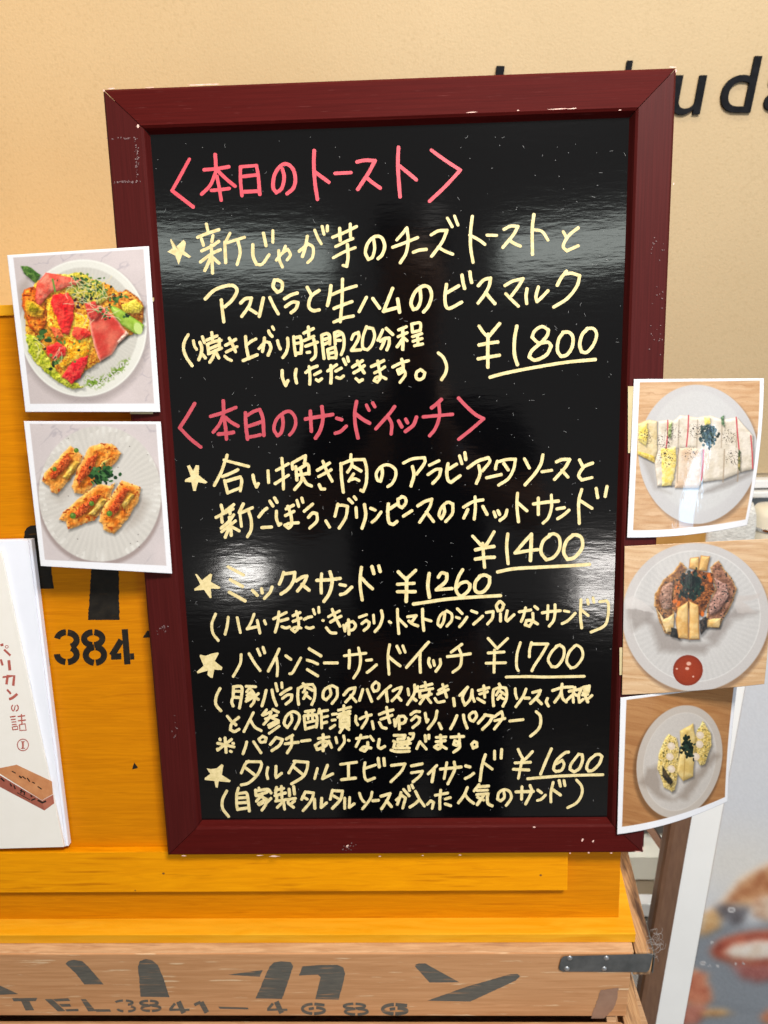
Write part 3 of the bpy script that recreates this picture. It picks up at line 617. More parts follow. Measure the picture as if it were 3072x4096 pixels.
def paint_ebi(X, Y):
    rnd = random.Random(13); FD = lambda *a_, **k_: P.food(*a_, **{**dict(relief=0.4), **k_}); P = Paint(X, Y, (184, 130, 82)); P.wood((188, 136, 86), (168, 114, 68), (126, 80, 44), 40, -0.16, 12)
    m_, _ = P.ell(535, 1615, 300, 385, 17, 0.06); P.put(m_*0.6, (96, 66, 42))
    m_, r = P.ell(546, 1592, 288, 376, 17, 0.02); P.put(m_, (196, 184, 172))
    m2, r2 = P.ell(548, 1592, 242, 326, 17, 0.03); P.put(m2, (206, 197, 188)); P.put(np.clip(1-np.abs(r2-1.0)/0.02, 0, 1)*0.5, (226, 218, 208)); P.shade(m2*fbm(X/10, Y/10, 7), 0.95)
    for pts in ([(270, 1740), (330, 1640), (400, 1620), (420, 1780), (520, 1850), (400, 1830), (300, 1750)], [(640, 1690), (780, 1530), (820, 1560), (700, 1700), (600, 1840), (520, 1830)]):
        m_, _ = P.poly(pts, 40, 12); P.put(m_*0.6, (140, 124, 110))
    FD([(470, 1412), (520, 1435), (545, 1500), (540, 1620), (515, 1780), (490, 1790), (440, 1758), (395, 1640), (405, 1545), (440, 1450)], (206, 172, 90), (232, 206, 140), 14, 3, edge=(228, 200, 130), ew=12, dark=(110, 100, 50))
    FD([(425, 1620), (500, 1720), (480, 1750), (430, 1690)], (44, 42, 36), (84, 70, 48), 14, 5)
    FD([(705, 1327), (760, 1405), (768, 1490), (720, 1612), (690, 1620), (650, 1560), (645, 1470), (670, 1380)], (206, 172, 86), (230, 202, 130), 14, 7, edge=(230, 204, 130), ew=12, dark=(80, 84, 44))
    FD([(548, 1390), (640, 1340), (656, 1440), (640, 1690), (570, 1722), (528, 1660), (556, 1500)], (214, 180, 106), (232, 206, 142), 40, 9, relief=0.08, edge=(200, 166, 90), ew=8, wob=3)
    P.put(P.line([(598, 1400), (585, 1560), (575, 1710)], 6, 5)*0.7, (170, 132, 66))
    for x, y in ((490, 1490), (480, 1560), (490, 1640), (688, 1420), (685, 1480), (660, 1560)):
        m_, _ = P.ell(x, y, 27, 24, 30, 0.15); P.put(m_, (228, 206, 180)); m_, _ = P.ell(x-4, y-5, 14, 11, 30, 0.5); P.put(m_*0.7, (240, 226, 208))
    leaves(P, rnd, 605, 1500, 90, 38, 58, [(24, 40, 32), (36, 58, 46), (18, 28, 24)], 8, 16)
    return P
def paint_poster(X, Y):
    rnd = random.Random(17); P = Paint(X, Y, (216, 217, 220))
    wv = (fbm(X/160, Y/160, 2)-0.5)
    P.put(np.clip((Y-1180+wv*360+(X-1000)*0.10)/160, 0, 1), (138, 143, 149))
    m_, _ = P.ell(1250, 640, 560, 330, 0, 1.4); P.put(m_*0.8, (228, 223, 214))
    fd = lambda *a, **k: P.food(*a, **{**dict(shadow=0.12, wob=20, soft=34, relief=0.10), **k})
    fd([(950, 1090), (1090, 1000), (1240, 800), (1420, 690), (1700, 560), (1700, 1000), (1500, 1000), (1360, 1060), (1180, 1040), (1060, 1120), (1020, 1240), (930, 1260)], (166, 100, 64), (222, 172, 124), 70, 3, soft=70, edge=(228, 196, 160), ew=60)
    fd([(1360, 1010), (1500, 940), (1700, 900), (1700, 1230), (1480, 1190), (1380, 1130)], (190, 142, 112), (238, 220, 196), 60, 5, soft=40)
    fd([(1010, 1050), (1090, 1020), (1180, 1060), (1340, 1060), (1300, 1200), (1180, 1240), (1120, 1180), (1060, 1160)], (86, 78, 80), (128, 126, 130), 60, 8, soft=44)
    fd([(900, 1130), (1000, 1090), (1080, 1180), (1060, 1260), (960, 1320), (870, 1340)], (196, 146, 92), (236, 206, 158), 44, 11, soft=34)
    fd([(960, 1480), (1060, 1380), (1250, 1320), (1700, 1270), (1700, 1640), (1400, 1660), (1150, 1610), (1010, 1560)], (146, 62, 48), (198, 104, 80), 40, 14, edge=(206, 130, 96), ew=30, dark=(110, 40, 32))
    fd([(1080, 1510), (1180, 1420), (1350, 1390), (1700, 1370), (1700, 1560), (1400, 1590), (1180, 1570)], (220, 196, 172), (242, 236, 228), 50, 17, edge=(214, 150, 116), ew=34, soft=20)
    fd([(1180, 1640), (1400, 1650), (1700, 1640), (1700, 1760), (1450, 1800), (1280, 1760)], (150, 84, 78), (176, 116, 110), 60, 19, soft=60)
    fd([(760, 1760), (800, 1670), (880, 1690), (945, 1720), (935, 1790), (985, 1880), (990, 1990), (900, 2040), (780, 2030), (700, 1960)], (186, 102, 76), (226, 158, 122), 44, 22, edge=(232, 190, 150), ew=40, soft=10, dark=(150, 66, 50))
    fd([(700, 2040), (900, 2030), (960, 2080), (820, 2240), (650, 2240)], (160, 92, 78), (200, 136, 116), 40, 25, soft=24)
    fd([(860, 2090), (1050, 2060), (1210, 2110), (1060, 2130), (900, 2140)], (196, 138, 82), (232, 192, 132), 40, 27, soft=14)
    fd([(1450, 2140), (1560, 2060), (1700, 2040), (1700, 2240), (1520, 2220)], (180, 106, 76), (220, 156, 116), 40, 29, soft=14)
    P.put(P.line([(990, 1990), (1300, 2080), (1600, 2100)], 26, 30)*0.5, (112, 116, 122))
    for _ in range(14):                                       # the poster is an out-of-focus close-up in itself
        A = np.pad(P.C, ((1, 1), (1, 1), (0, 0)), mode='edge')
        P.C = (A[:-2, 1:-1]+A[2:, 1:-1]+A[1:-1, :-2]+A[1:-1, 2:]+2*A[1:-1, 1:-1])/6.0
    for x, y, q in ((1175, 1085, 38), (895, 1610, 28), (960, 1640, 14), (1040, 1640, 14), (1290, 1615, 14), (985, 1410, 16), (1220, 1618, 12)):
        m_, r = P.ell(x, y, q, q*0.75, 0, 0.3); P.put(m_*0.85, (216, 212, 210)); m_, r = P.ell(x, y+2, q*0.6, q*0.4, 0, 0.4); P.put(m_*0.7, (140, 134, 136))
    return P

# pen strokes of the handwriting, measured along each line of the board: '#ink x y scale' opens a line, '@x y scale' moves the ruler
STROKES = '''
#red 640 560 .4822
243 160 170 295 100 420 275 555;458 122 466 250;366 247 470 238 570 222;468 250 420 370 345 450;480 255 540 315 622 383;472 300 490 390 508 500;425 418 500 412 575 402
667 222 668 340 680 462;667 222 800 212 815 300 828 450;690 302 800 290;690 430 820 424;1015 240 1030 310 1010 400 965 437 938 390 950 290 1000 215 1055 200 1105 245 1123 330 1105 400 1055 445
1279 88 1276 200 1285 350 1306 492;1285 265 1340 305 1400 350;1452 277 1585 270
@1200 560 .4822
472 182 540 168 622 172 570 270 480 408;550 310 600 352 665 398;817 60 812 200 820 350 830 470;825 215 900 275 965 330;1090 85 1200 165 1330 250 1200 390 1075 507
#yel 640 860 .4822
F 90 195 130 268 195 205 215 230 202 300 258 345 240 358 185 328 155 412 125 335 60 305 105 275 85 210
385 75 398 140;312 185 400 150 488 122;345 200 360 250;440 170 430 220;345 298 430 258 488 218;335 390 430 320 500 288;425 250 432 380 436 482;420 350 395 410 372 460;440 355 490 400;580 152 540 230;537 225 545 395;540 235 620 210 700 185;648 220 665 310 640 410
770 245 772 340 800 410 850 405 905 330;858 152 880 255;936 130 936 225;985 295 990 370 1015 430;965 375 1010 320 1060 285 1082 330 1055 372;1040 260 1025 300
1155 300 1230 240 1270 270 1265 350 1225 395;1222 178 1205 270 1182 345;1283 125 1310 190 1338 238;1345 95 1360 160;1388 90 1388 130
1432 185 1530 145 1630 95;1490 112 1495 210;1578 75 1580 180;1457 262 1530 225 1600 195;1437 355 1530 305 1620 270;1555 245 1560 350 1548 425 1518 418
@1300 820 .4822
405 290 412 360 395 430 360 452 335 390 360 310 415 262 470 272 495 340 475 410 440 445;680 188 640 240 595 290;562 350 650 318 768 270;680 200 690 290 672 400 625 478;733 392 780 375 840 368
880 248 940 215 1012 210 970 310 885 425;940 350 1000 385 1060 408;1015 108 1055 180;1075 92 1102 165;1222 95 1208 220 1208 350 1228 475;1200 250 1270 285 1325 325;1345 250 1425 252;1485 202 1540 175 1600 178 1560 250 1475 352;1530 292 1575 322 1618 340
@1720 820 .4822
862 80 848 200 850 410;860 205 930 220 978 290;1105 222 1128 262;1228 190 1150 255 1105 340 1135 380 1230 338
#yel 760 1060 .4822
128 280 200 210 290 175 360 172 390 215 350 290 290 345;260 292 268 370 280 470;420 315 460 280 510 275 490 340 430 425;480 355 550 400;608 275 575 425;662 270 695 340 732 405;728 125 700 125 690 180 725 225 760 205 765 150 728 122
785 280 835 250 890 232;792 345 850 308 895 312 880 360 840 395;972 185 1005 245;1070 212 1005 260 985 340 1020 378 1072 372
@1280 1040 .4822
90 215 80 300 62 378;92 290 200 245 300 215;187 160 182 350 168 510;117 402 200 368 265 345;115 515 200 480 275 465;385 310 325 428;438 320 495 400;602 237 565 330 528 425 640 395;645 325 660 432;830 240 835 330 810 395 775 410 755 355 790 265 860 215 910 235 925 300 900 380 860 430
@1680 1040 .4822
220 203 207 300 215 380 250 400 345 350;225 270 320 215;348 125 358 190 370 235;415 100 418 140 428 185;485 212 530 165 585 150 575 210 540 280 482 357;545 270 585 320 620 360;705 212 770 175 855 155 820 215 760 295;712 280 760 330 815 382;888 240 880 300 885 360;982 225 962 300 970 345 1000 320 1062 255;1215 92 1170 150 1138 210;1205 115 1260 110 1325 130 1300 220 1220 320 1110 390
#yel 1680 1040 .4822
490 548 525 600 560 635;660 528 620 575 565 640;565 615 562 760 563 890;490 705 570 690 645 680;482 820 570 805 658 790;803 550 785 650 783 780 808 868;1065 580 1010 552 950 590 930 640 985 688 1060 682 1088 712 1050 785 960 830 905 805 930 750 1010 680 1055 625 1065 580
1190 600 1150 660 1140 750 1170 800 1220 785 1262 720 1268 640 1235 600 1185 600;1390 570 1345 620 1325 700 1340 760 1385 765 1440 700 1465 620 1440 570 1385 568;582 972 700 940 900 900 1200 850 1455 825
#yel 680 1280 .36167
200 165 160 240 150 320 180 410 245 505;258 230 272 290 295 325;358 185 380 250;330 248 350 300 345 370 318 440;350 370 390 418;462 140 470 220;408 222 470 195 520 175;410 270 480 240 565 225;415 270 430 370;425 375 500 340 570 310;545 210 545 290;430 320 540 275;505 335 470 420 440 465;505 350 540 420
615 280 670 250 725 215;622 355 690 320 740 295;655 200 690 270 725 350;605 400 640 430 680 448;835 185 845 300 870 425;855 270 900 235 950 210;810 448 890 415 965 385;985 315 1050 245 1100 250 1115 310 1085 390;1045 198 1035 280 1022 350;1090 120 1105 155 1130 180;1132 75 1148 105;1190 230 1202 280 1220 320;1300 200 1305 280 1285 360 1248 415
1368 185 1375 290 1390 390;1372 200 1440 185 1455 250 1450 360;1395 260 1445 250;1400 370 1450 365;1530 78 1535 180;1480 145 1585 95;1485 228 1590 180;1500 290 1630 245;1590 215 1610 320 1605 400 1565 440;1515 360 1545 355
@1220 1260 .36167
185 230 195 340 210 480;185 225 240 205 270 230 272 320;215 270 265 255;210 325 265 300;325 200 335 320;330 195 380 185 425 230 430 350 400 440;345 235 390 215;345 280 390 280;250 385 265 480;255 380 330 355 345 420 340 475;265 425 335 410;270 475 330 470
515 270 540 215 590 195 595 250 555 330 515 390;515 392 615 385;680 130 640 250 640 360 690 385 740 330 770 230 750 150 690 140;860 165 835 225 805 280;900 150 970 215;835 290 880 260 930 255 930 320 905 385;880 280 860 330 840 370
1035 165 1120 130;1030 240 1130 195;1080 150 1085 270 1080 380;1075 270 1050 310 1020 350;1090 250 1130 285;1180 100 1190 190;1180 100 1260 85 1280 110 1275 165;1190 190 1275 170;1190 240 1290 205;1195 290 1295 260;1245 225 1250 330;1210 340 1300 320
#yel 680 1280 .36167
1240 560 1245 640 1280 725 1305 670;1395 545 1385 620 1400 695
@1220 1260 .36167
10 635 70 590 135 565;45 570 55 680 52 765;105 660 170 625;125 715 150 732 185 705;250 620 300 585 350 550;285 560 290 660 285 750;340 620 400 588;350 690 390 700 425 675;425 490 450 545;470 465 480 510
525 575 580 540 635 505;540 640 600 605 655 560;580 510 610 570 655 640;565 705 600 735 635 715;735 570 800 540 870 505;770 640 830 610 880 575;805 510 820 600 835 690 800 740 765 725 790 690 850 685 895 705
970 575 1060 530 1145 505;1070 490 1085 560 1080 620 1040 650 1025 610 1065 590 1100 620 1105 670 1050 745;1275 605 1235 635 1230 690 1265 715 1310 690 1325 640 1290 610;1475 420 1530 470 1565 560 1555 640 1510 715
#red2 680 1560 .42194
233 130 165 245 92 358 190 460 290 540;505 105 510 220;385 250 500 215 625 165;505 240 465 330 410 400;525 260 580 305 645 342;515 280 528 370 535 465;460 418 535 412 600 402;715 215 720 340 735 465;735 240 790 205 850 185 880 270 890 430;735 345 800 325 855 305;755 445 800 438 855 425
1065 250 1072 320 1055 400 1020 435 985 370 1010 280 1080 215 1140 205 1185 260 1190 330 1165 390 1135 425;1285 275 1400 255 1540 232;1330 200 1335 300 1340 390;1440 160 1450 270 1425 380 1380 455
@1320 1540 .42194
65 315 110 328;50 458 100 440 155 390;252 155 235 260 240 380 265 500;245 275 310 325 375 362;345 190 370 240;405 170 425 205;612 205 560 275 435 415;550 300 585 370 580 465;650 340 680 395;718 325 735 358;820 305 790 380 715 440
1055 138 1010 180 965 215;885 302 1020 290 1160 278;1030 170 1038 290 1000 410 945 480;1220 125 1290 200 1380 280 1455 320 1340 420 1220 515
#yel 720 1780 .4822
F 58 175 80 165 110 215 130 168 158 168 155 250 228 308 210 320 150 308 130 382 110 380 95 310 38 305 45 285 90 262
390 85 380 130;365 125 460 150 570 178;375 130 340 230 285 335;350 262 420 235 480 205;370 295 395 398;385 300 500 265 512 300 500 380;400 395 500 355;605 250 615 300 635 348 650 320;730 215 735 310
845 110 855 240 858 365;800 210 900 155;790 320 900 250;935 200 930 150;930 150 1000 110 1040 90 1035 150;1030 150 1065 170 1070 240;960 180 970 290;985 200 1050 160;970 250 1070 235;1000 200 1010 290 950 370;1020 270 1050 320 1090 340
1140 210 1190 180 1240 150;1150 262 1210 230 1255 205;1185 135 1220 220 1262 300;1155 330 1170 365 1200 365;1418 80 1415 130;1335 155 1340 270 1355 390;1345 155 1430 125 1530 120 1548 200 1545 310 1520 385 1500 375;1425 130 1425 170 1390 225;1425 170 1500 215;1440 240 1400 300;1410 290 1450 280 1485 295
@1240 1780 .4822
595 180 600 240 585 300 560 290 550 235 590 180 650 165 705 200 710 260 680 320 645 345;775 150 850 115 950 105 950 150 885 240;850 180 862 250 838 340;990 168 1070 130;980 245 1040 205 1085 200 1070 260 1018 318;1145 155 1135 230 1145 290 1170 310 1245 255;1150 200 1215 160;1240 90 1260 155;1285 65 1292 120;1310 190 1390 135 1480 105 1490 140 1430 215;1400 170 1410 240 1380 318;1465 272 1585 245
@1700 1780 .4822
600 135 590 165 585 200;605 140 680 120 750 118 735 200 690 280 610 333;655 155 690 205;825 115 865 190;978 82 960 160 910 240 830 330;970 222 1050 210;1090 140 1140 120 1200 120 1160 190 1075 285;1135 210 1185 265;1282 125 1310 180;1390 150 1320 180 1275 250 1300 290 1385 270
#yel 720 1780 .4822
342 500 355 550;345 575 445 495;300 600 370 565 440 530;345 600 350 640;415 530 415 570;340 690 400 640 445 580;345 720 460 630;410 600 420 680 425 750;405 690 375 765;425 675 490 712;525 490 490 560;495 550 510 675;500 565 600 520;570 550 590 620 590 700 560 760
655 595 690 550 720 525;680 685 760 680;745 465 770 505;785 440 805 475;800 550 800 610 820 665 835 655;880 530 940 500;875 585 945 550;895 510 920 580 925 660 900 690 870 665 910 650 980 645;970 460 985 510;1010 440 1020 475
1030 550 1065 520 1100 490;1065 600 1100 565 1135 570 1135 630 1075 690;1210 630 1240 680;1310 490 1285 590;1305 500 1350 500 1390 510 1375 600 1320 690;1400 450 1430 480;1445 430 1460 450;1460 520 1465 600;1530 495 1540 590 1510 690
@1240 1780 .4822
505 525 540 540;515 640 550 610 590 555;650 490 645 560 655 640 690 660 720 635;660 530 720 490;765 430 730 450 735 500 765 520 795 480 790 440 760 428;775 590 845 545;895 505 950 470 1010 450 990 520 910 640;965 555 1025 635;1110 510 1115 560 1090 610 1070 580 1090 520 1140 475 1185 490 1180 570 1125 635
@1700 1780 .4822
320 515 400 470 480 455;415 430 418 520 408 615;355 535 322 605;480 510 515 575;572 555 585 595;605 545 618 575;680 540 665 590 622 625;768 400 762 500 775 635;770 480 845 545;900 490 1000 475 1105 465;940 440 940 575;1048 415 1050 510 1025 600 980 648;1095 530 1155 520;1100 612 1150 580 1195 540;1300 370 1275 470 1280 650;1285 460 1385 525;1420 360 1432 435;1510 345 1495 425
#yel 1780 2060 .42194
262 200 340 285;465 160 400 270 365 300;358 270 365 380 375 495;290 330 380 310 465 298;290 418 380 405 465 400;595 180 585 300 598 460;820 182 740 270 665 360 780 340 880 328;820 185 815 320 810 430;1000 190 930 250 910 350 960 425 1030 400 1085 320 1085 220 1040 180 990 185;1215 190 1150 250 1125 350 1160 420 1230 400 1300 310 1295 220 1250 190 1210 190;500 540 650 510 900 495 1200 480 1370 468
#yel 740 2220 .42194
F 95 180 112 180 160 240 240 175 258 185 245 255 337 305 325 322 245 318 252 408 235 408 180 330 90 338 88 320 145 280
408 112 555 190;430 235 545 298;420 352 570 435;640 335 685 382;725 320 733 358;825 305 805 355 752 412;935 165 915 230 895 275;940 180 1040 165 1030 240 980 320 910 370;1055 245 1110 210 1155 200 1130 260 1068 340;1110 280 1175 332;1250 240 1360 235 1470 222;1295 180 1290 270 1292 360;1375 160 1395 250 1370 360 1318 438;1468 280 1520 290;1475 375 1520 360 1580 305
@1340 2220 .42194
250 118 238 230 242 320 258 425;255 220 300 270 355 320;350 110 368 175;415 105 428 155;600 160 670 230;765 145 680 225;680 220 678 330 675 440;592 278 750 268;592 348 760 348;893 175 880 290 895 400;980 210 1010 170 1060 180 1050 250 960 330;960 330 1110 318;1210 140 1170 210 1145 310 1170 375 1210 385 1270 330 1280 280 1245 255 1190 270 1155 310;1380 200 1335 250 1325 320 1355 355 1410 345 1460 280 1465 210 1420 190 1370 200;745 465 850 450 1050 420 1300 400 1570 385
#yel 740 2220 .42194
290 560 255 650 265 740 315 810;410 590 400 670 380 750;495 595 525 735;655 560 625 640 590 700 680 680;685 620 710 740;752 622 765 655;840 605 900 575 960 545;890 540 880 640 855 730;905 625 975 605;920 680 955 692 990 682;1025 575 1090 545;1025 630 1100 598;1055 535 1075 620 1075 690 1040 730 1010 705 1050 685 1100 692;1130 610 1165 592 1200 585;1150 685 1180 695 1215 685;1215 515 1230 560;1268 495 1270 545;1305 620 1312 622;1360 585 1415 555 1465 530;1380 635 1430 605 1480 580;1395 515 1430 600 1470 675;1340 690 1380 735 1430 740
@1340 2220 .42194
80 665 95 720;95 715 110 650 170 630 195 665 175 705 130 715;128 615 132 750;230 590 300 565;255 650 295 620 325 640 315 680 275 715;365 570 370 645;440 530 450 590 425 670 380 725;515 632 528 640;592 515 595 620 605 745;600 600 675 675;690 585 770 575 725 640;700 625 740 655 785 672;830 515 832 620 842 715;840 605 910 625;1040 560 1030 630 1000 680 975 650 1000 570 1060 530 1105 560 1105 620 1060 675;1160 510 1205 555;1150 590 1180 600;1180 680 1215 640 1250 590;1295 530 1345 548;1315 655 1350 625 1400 580;1435 545 1500 535 1490 600 1445 655;1560 440 1530 480 1545 530 1580 520 1600 470 1570 440
@1840 2320 .38577
420 350 420 425;490 320 475 400 490 425 560 360;615 330 735 310;680 290 660 370 635 430;775 275 805 300;755 345 755 420 720 480 675 465 690 420 740 420 805 455;855 340 950 325 1040 318;912 265 910 340 905 405;985 258 985 340 970 420 925 478;1080 320 1130 330;1060 452 1120 420 1195 345;1255 205 1250 310 1250 400 1262 495;1260 310 1330 370;1322 205 1330 250;1380 185 1388 230;1450 225 1520 215 1540 260 1530 400 1490 480 1360 540
#yel 760 2520 .42194
F 95 235 150 245 200 225 265 212 272 225 235 295 308 355 298 380 230 375 215 455 195 452 165 425 170 385 72 412 63 395 130 340 92 250
485 235 475 320 410 440;560 225 610 310 665 385;640 180 665 240;692 165 708 215;845 180 800 280 742 390;820 265 830 350 825 435;910 245 955 278;945 415 975 400 1050 265;1130 178 1240 245;1110 285 1160 300 1210 322;1112 375 1210 435;1275 312 1395 312
@1360 2520 .42194
40 245 140 232 245 220;88 195 90 280 85 360;175 170 195 270 180 370 130 455;250 288 300 282;258 402 300 370 345 330;470 140 455 250 465 420;460 250 510 295 570 340;540 155 570 215;595 150 618 210;840 115 790 170 630 355;760 205 758 300 762 400;845 270 840 310 858 350;885 290 895 335;950 280 950 330 910 390;1155 135 1100 175 1055 210;1020 252 1130 240 1235 225;1125 170 1150 240 1140 340 1070 400;1405 80 1480 165;1590 80 1490 175;1465 190 1462 300 1460 400;1405 218 1555 208;1385 315 1570 310
@1860 2520 .36167
612 140 575 270 570 400 590 450;735 140 715 220 712 295;730 155 915 155 850 270 770 390 740 450;1030 170 960 240 920 330 960 405 1020 400 1085 310 1095 210 1050 165 1010 180;1215 175 1150 250 1125 350 1170 420 1230 400 1300 300 1290 210 1240 170 1210 180;455 520 700 515 900 520 1320 512
#yel 860 2720 .36167
55 95 15 180 10 270 65 340;205 85 200 180 185 240 200 285;205 75 280 70 300 100 290 200 270 310;215 125 285 125;210 190 290 195;345 70 450 75;390 80 350 130;355 170 400 130;345 235 430 185;395 100 435 160 430 240 395 290;480 150 430 190;440 190 480 215;350 205 410 160
565 115 545 200 520 285;630 110 645 190 680 280;672 40 690 120;738 30 742 85;725 160 780 120 840 90;745 205 800 165 850 165 840 220 785 265;975 40 985 60;920 95 915 180 925 270;920 95 1000 55 1080 50 1105 100 1100 200 1070 270;1000 70 990 120 975 135;1010 75 1080 115;1015 140 980 205;1000 160 1055 205
1270 95 1280 160 1230 220 1195 190 1210 110 1290 65 1350 90 1350 180 1295 260;1425 165 1480 105 1550 85 1530 150 1445 245;1500 170 1560 240
@1400 2720 .36167
142 105 105 225;190 105 240 235;285 20 245 70 265 125 310 110 320 50 290 25;450 65 385 120 310 205;400 110 405 170 415 235;475 120 520 95 570 80 540 150 465 230;520 175 565 225;640 100 650 165;750 75 740 125;715 55 710 150 635 270;685 190 730 225;830 25 840 90;785 75 905 45;775 120 915 95;770 120 775 190;880 110 870 170;785 185 900 155;830 180 775 260;850 190 895 250
980 115 1075 65;970 155 1085 105;1025 50 1070 190;940 205 970 245 1040 235;1145 205 1155 285;1215 170 1300 80 1245 190 1270 280 1330 210 1350 110;1350 110 1355 180 1375 235;1420 115 1535 85;1435 155 1520 130;1480 65 1490 190;1410 205 1485 248
@1920 2720 .30139
255 55 270 85;180 130 170 230 180 340;185 125 260 100 340 105 355 170 345 260 305 345;270 110 215 200;255 140 330 190;275 200 235 255;260 220 310 250;468 115 470 180 490 245;612 120 570 220 475 355;595 240 655 240;700 165 800 140 770 210 670 310;745 245 815 315;895 245 880 290 908 345;965 140 1090 100 1230 92;1090 55 1070 180 990 295;1080 150 1095 240 1145 290;1185 150 1330 120;1260 100 1235 200 1240 295;1225 200 1160 260;1250 180 1280 205;1345 110 1310 210 1320 295 1370 255;1370 95 1450 80 1440 150 1370 170;1385 130 1440 120;1360 200 1430 190;1390 200 1430 290;1485 205 1430 255
#yel 860 2720 .36167
135 400 200 480;260 415 185 480 170 550 215 570 265 545;215 480 230 495;425 360 380 450 320 570;390 440 440 520 510 560;570 330 525 385;535 390 620 350;640 325 700 355;560 430 680 390;620 360 590 430 540 490;610 410 700 450;590 500 690 450;600 525 700 470;600 590 710 510
845 390 850 450 800 525 765 480 790 400 860 350 925 380 930 450 885 540;1000 350 1095 335;985 400 1000 545;990 395 1120 385 1130 440 1120 520;1030 350 1030 430;1075 345 1080 430;1010 470 1110 450;1005 540 1115 510;1155 325 1145 365;1150 350 1245 335;1175 365 1180 530;1180 415 1245 400;1185 480 1235 465
1300 380 1345 375;1295 445 1330 440;1275 535 1325 500;1425 285 1420 390;1365 335 1500 300;1370 380 1490 345;1360 410 1490 375;1385 420 1385 520;1385 420 1480 410 1480 510;1395 455 1475 445;1395 490 1475 480;1390 520 1480 510;1420 520 1380 580;1440 515 1480 545
@1400 2720 .36167
65 400 65 460 85 495;110 430 160 405 235 385;178 360 190 430 130 530;245 460 260 540;325 380 400 350 475 330;340 435 400 415 465 390;405 305 420 400 440 470;325 470 355 520 400 535;490 440 500 510;500 500 530 420 590 400 620 430 600 470 550 485;540 400 545 540;675 380 720 350 770 350;680 445 730 400 770 420 760 470 695 525;832 370 840 420 850 465 862 440;962 345 940 440 865 540;985 480 1010 535;1182 395 1150 470 1112 540;1255 390 1265 450 1295 530;1360 355 1320 390 1330 440 1365 455 1400 400 1385 355 1350 358;1500 385 1420 475;1490 385 1580 400 1540 470 1465 545
@1920 2720 .30139
285 420 235 455 190 490;195 540 330 510;290 425 295 510 190 650;395 545 570 525;745 420 800 480 800 600 750 680 670 745
#yel 780 2800 .42194
215 410 370 445;345 375 215 475;285 360 295 495;235 370 240 378;360 410 365 412;212 465 218 470;335 485 345 490;490 400 480 440 455 510;555 395 625 500;640 345 605 370 625 400 665 395 675 360 640 343;770 355 715 420;770 355 830 375 800 430 730 480;925 335 865 370;855 415 980 400;915 350 915 430 875 500;1010 390 1090 380;1170 365 1270 350;1215 330 1215 480;1270 390 1230 440 1160 470 1140 430 1200 395 1270 400 1295 450;1335 355 1345 405;1410 340 1415 400 1365 470;1455 382 1462 384
@1380 2800 .42194
110 365 215 350;150 335 130 390 105 440;240 345 270 385;215 405 215 450 185 485 150 470 180 445 245 455;325 375 315 440 340 460 375 440;465 335 570 335;570 335 560 365 500 370;500 375 500 400 570 395;615 320 650 320 645 350;600 360 605 385 640 365;500 430 620 410;540 400 545 450;590 390 590 450;480 455 610 455;460 390 475 400 460 450;435 475 500 490 610 485
680 460 710 395 770 465;760 340 765 390;795 335 795 365;865 355 955 350;865 395 950 385;905 335 910 440 880 465 850 445 890 425 960 460;1005 352 1125 345;1080 325 1085 390 1060 430 1030 420 1040 385 1085 400 1085 450 1030 495;1225 395 1200 420 1215 455 1250 440 1250 405 1225 395
#yel 780 2800 .42194
F 110 648 150 655 205 648 252 608 270 618 255 710 340 765 328 780 225 770 215 832 195 828 185 768 92 758 92 740 145 700
510 580 475 610 440 690;490 585 620 585 630 620 590 710 510 785 440 805;475 640 560 705;690 640 680 700 690 745;768 630 765 720;770 735 820 695;955 580 930 620 890 690;940 580 1070 590 1060 660 1020 730 915 795;930 630 1020 705;1160 650 1135 745;1255 620 1210 745 1305 700;1380 610 1530 590;1455 610 1455 745;1390 755 1520 740
@1380 2800 .42194
190 595 180 660 190 740 215 765 280 740;185 650 290 615;315 555 325 635;368 555 375 620;440 620 570 605 530 680 435 775;630 625 730 605;630 690 735 675 710 720 645 775;870 620 790 700;845 660 825 775;905 655 1010 645 1100 635;965 595 940 745;1035 590 1040 660 975 795;1145 625 1185 635;1140 745 1180 725 1220 695;1330 520 1300 620 1280 765;1315 595 1395 655;1418 485 1418 560;1485 470 1480 550
@1880 2860 .36167
532 380 560 440 590 490;690 405 640 460 595 500;575 500 535 700;500 530 670 522;480 600 650 608;900 375 840 510 780 655;1090 410 1050 420 960 500 925 590 950 625 1010 610 1040 550 1020 500 955 540;1200 435 1120 540 1105 600 1150 630 1210 590 1245 500 1240 440 1200 432;1390 440 1320 500 1290 580 1310 620 1360 610 1430 540 1460 460 1430 435 1385 440;640 705 800 690 1000 675 1250 665 1470 660
#yel 820 2980 .36167
240 510 195 600 195 700 260 790;370 475 350 540;350 540 350 650 360 715;360 540 450 525 470 560 490 730;370 585 465 580;370 640 470 635;365 710 480 695;595 475 600 500;560 500 565 560;565 510 690 490 730 530;570 560 690 520;640 540 570 620;620 570 680 600 670 660 630 720;590 650 670 600;730 590 680 640;600 660 640 640
790 470 780 530;780 500 870 480;775 560 890 530;845 460 850 580;795 570 790 620;930 490 935 560;980 460 990 540;780 620 1000 590;880 610 800 690;870 630 880 710;930 600 920 640 980 690;990 620 940 660;1110 520 1070 600;1120 520 1200 530 1190 580 1150 650 1085 725;1080 570 1130 600;1210 600 1215 700;1290 590 1285 690 1345 640;1410 500 1385 600;1420 505 1520 510 1500 600 1410 700;1415 560 1470 590;1545 590 1545 700;1600 580 1595 690 1650 650
@1300 3080 .36167
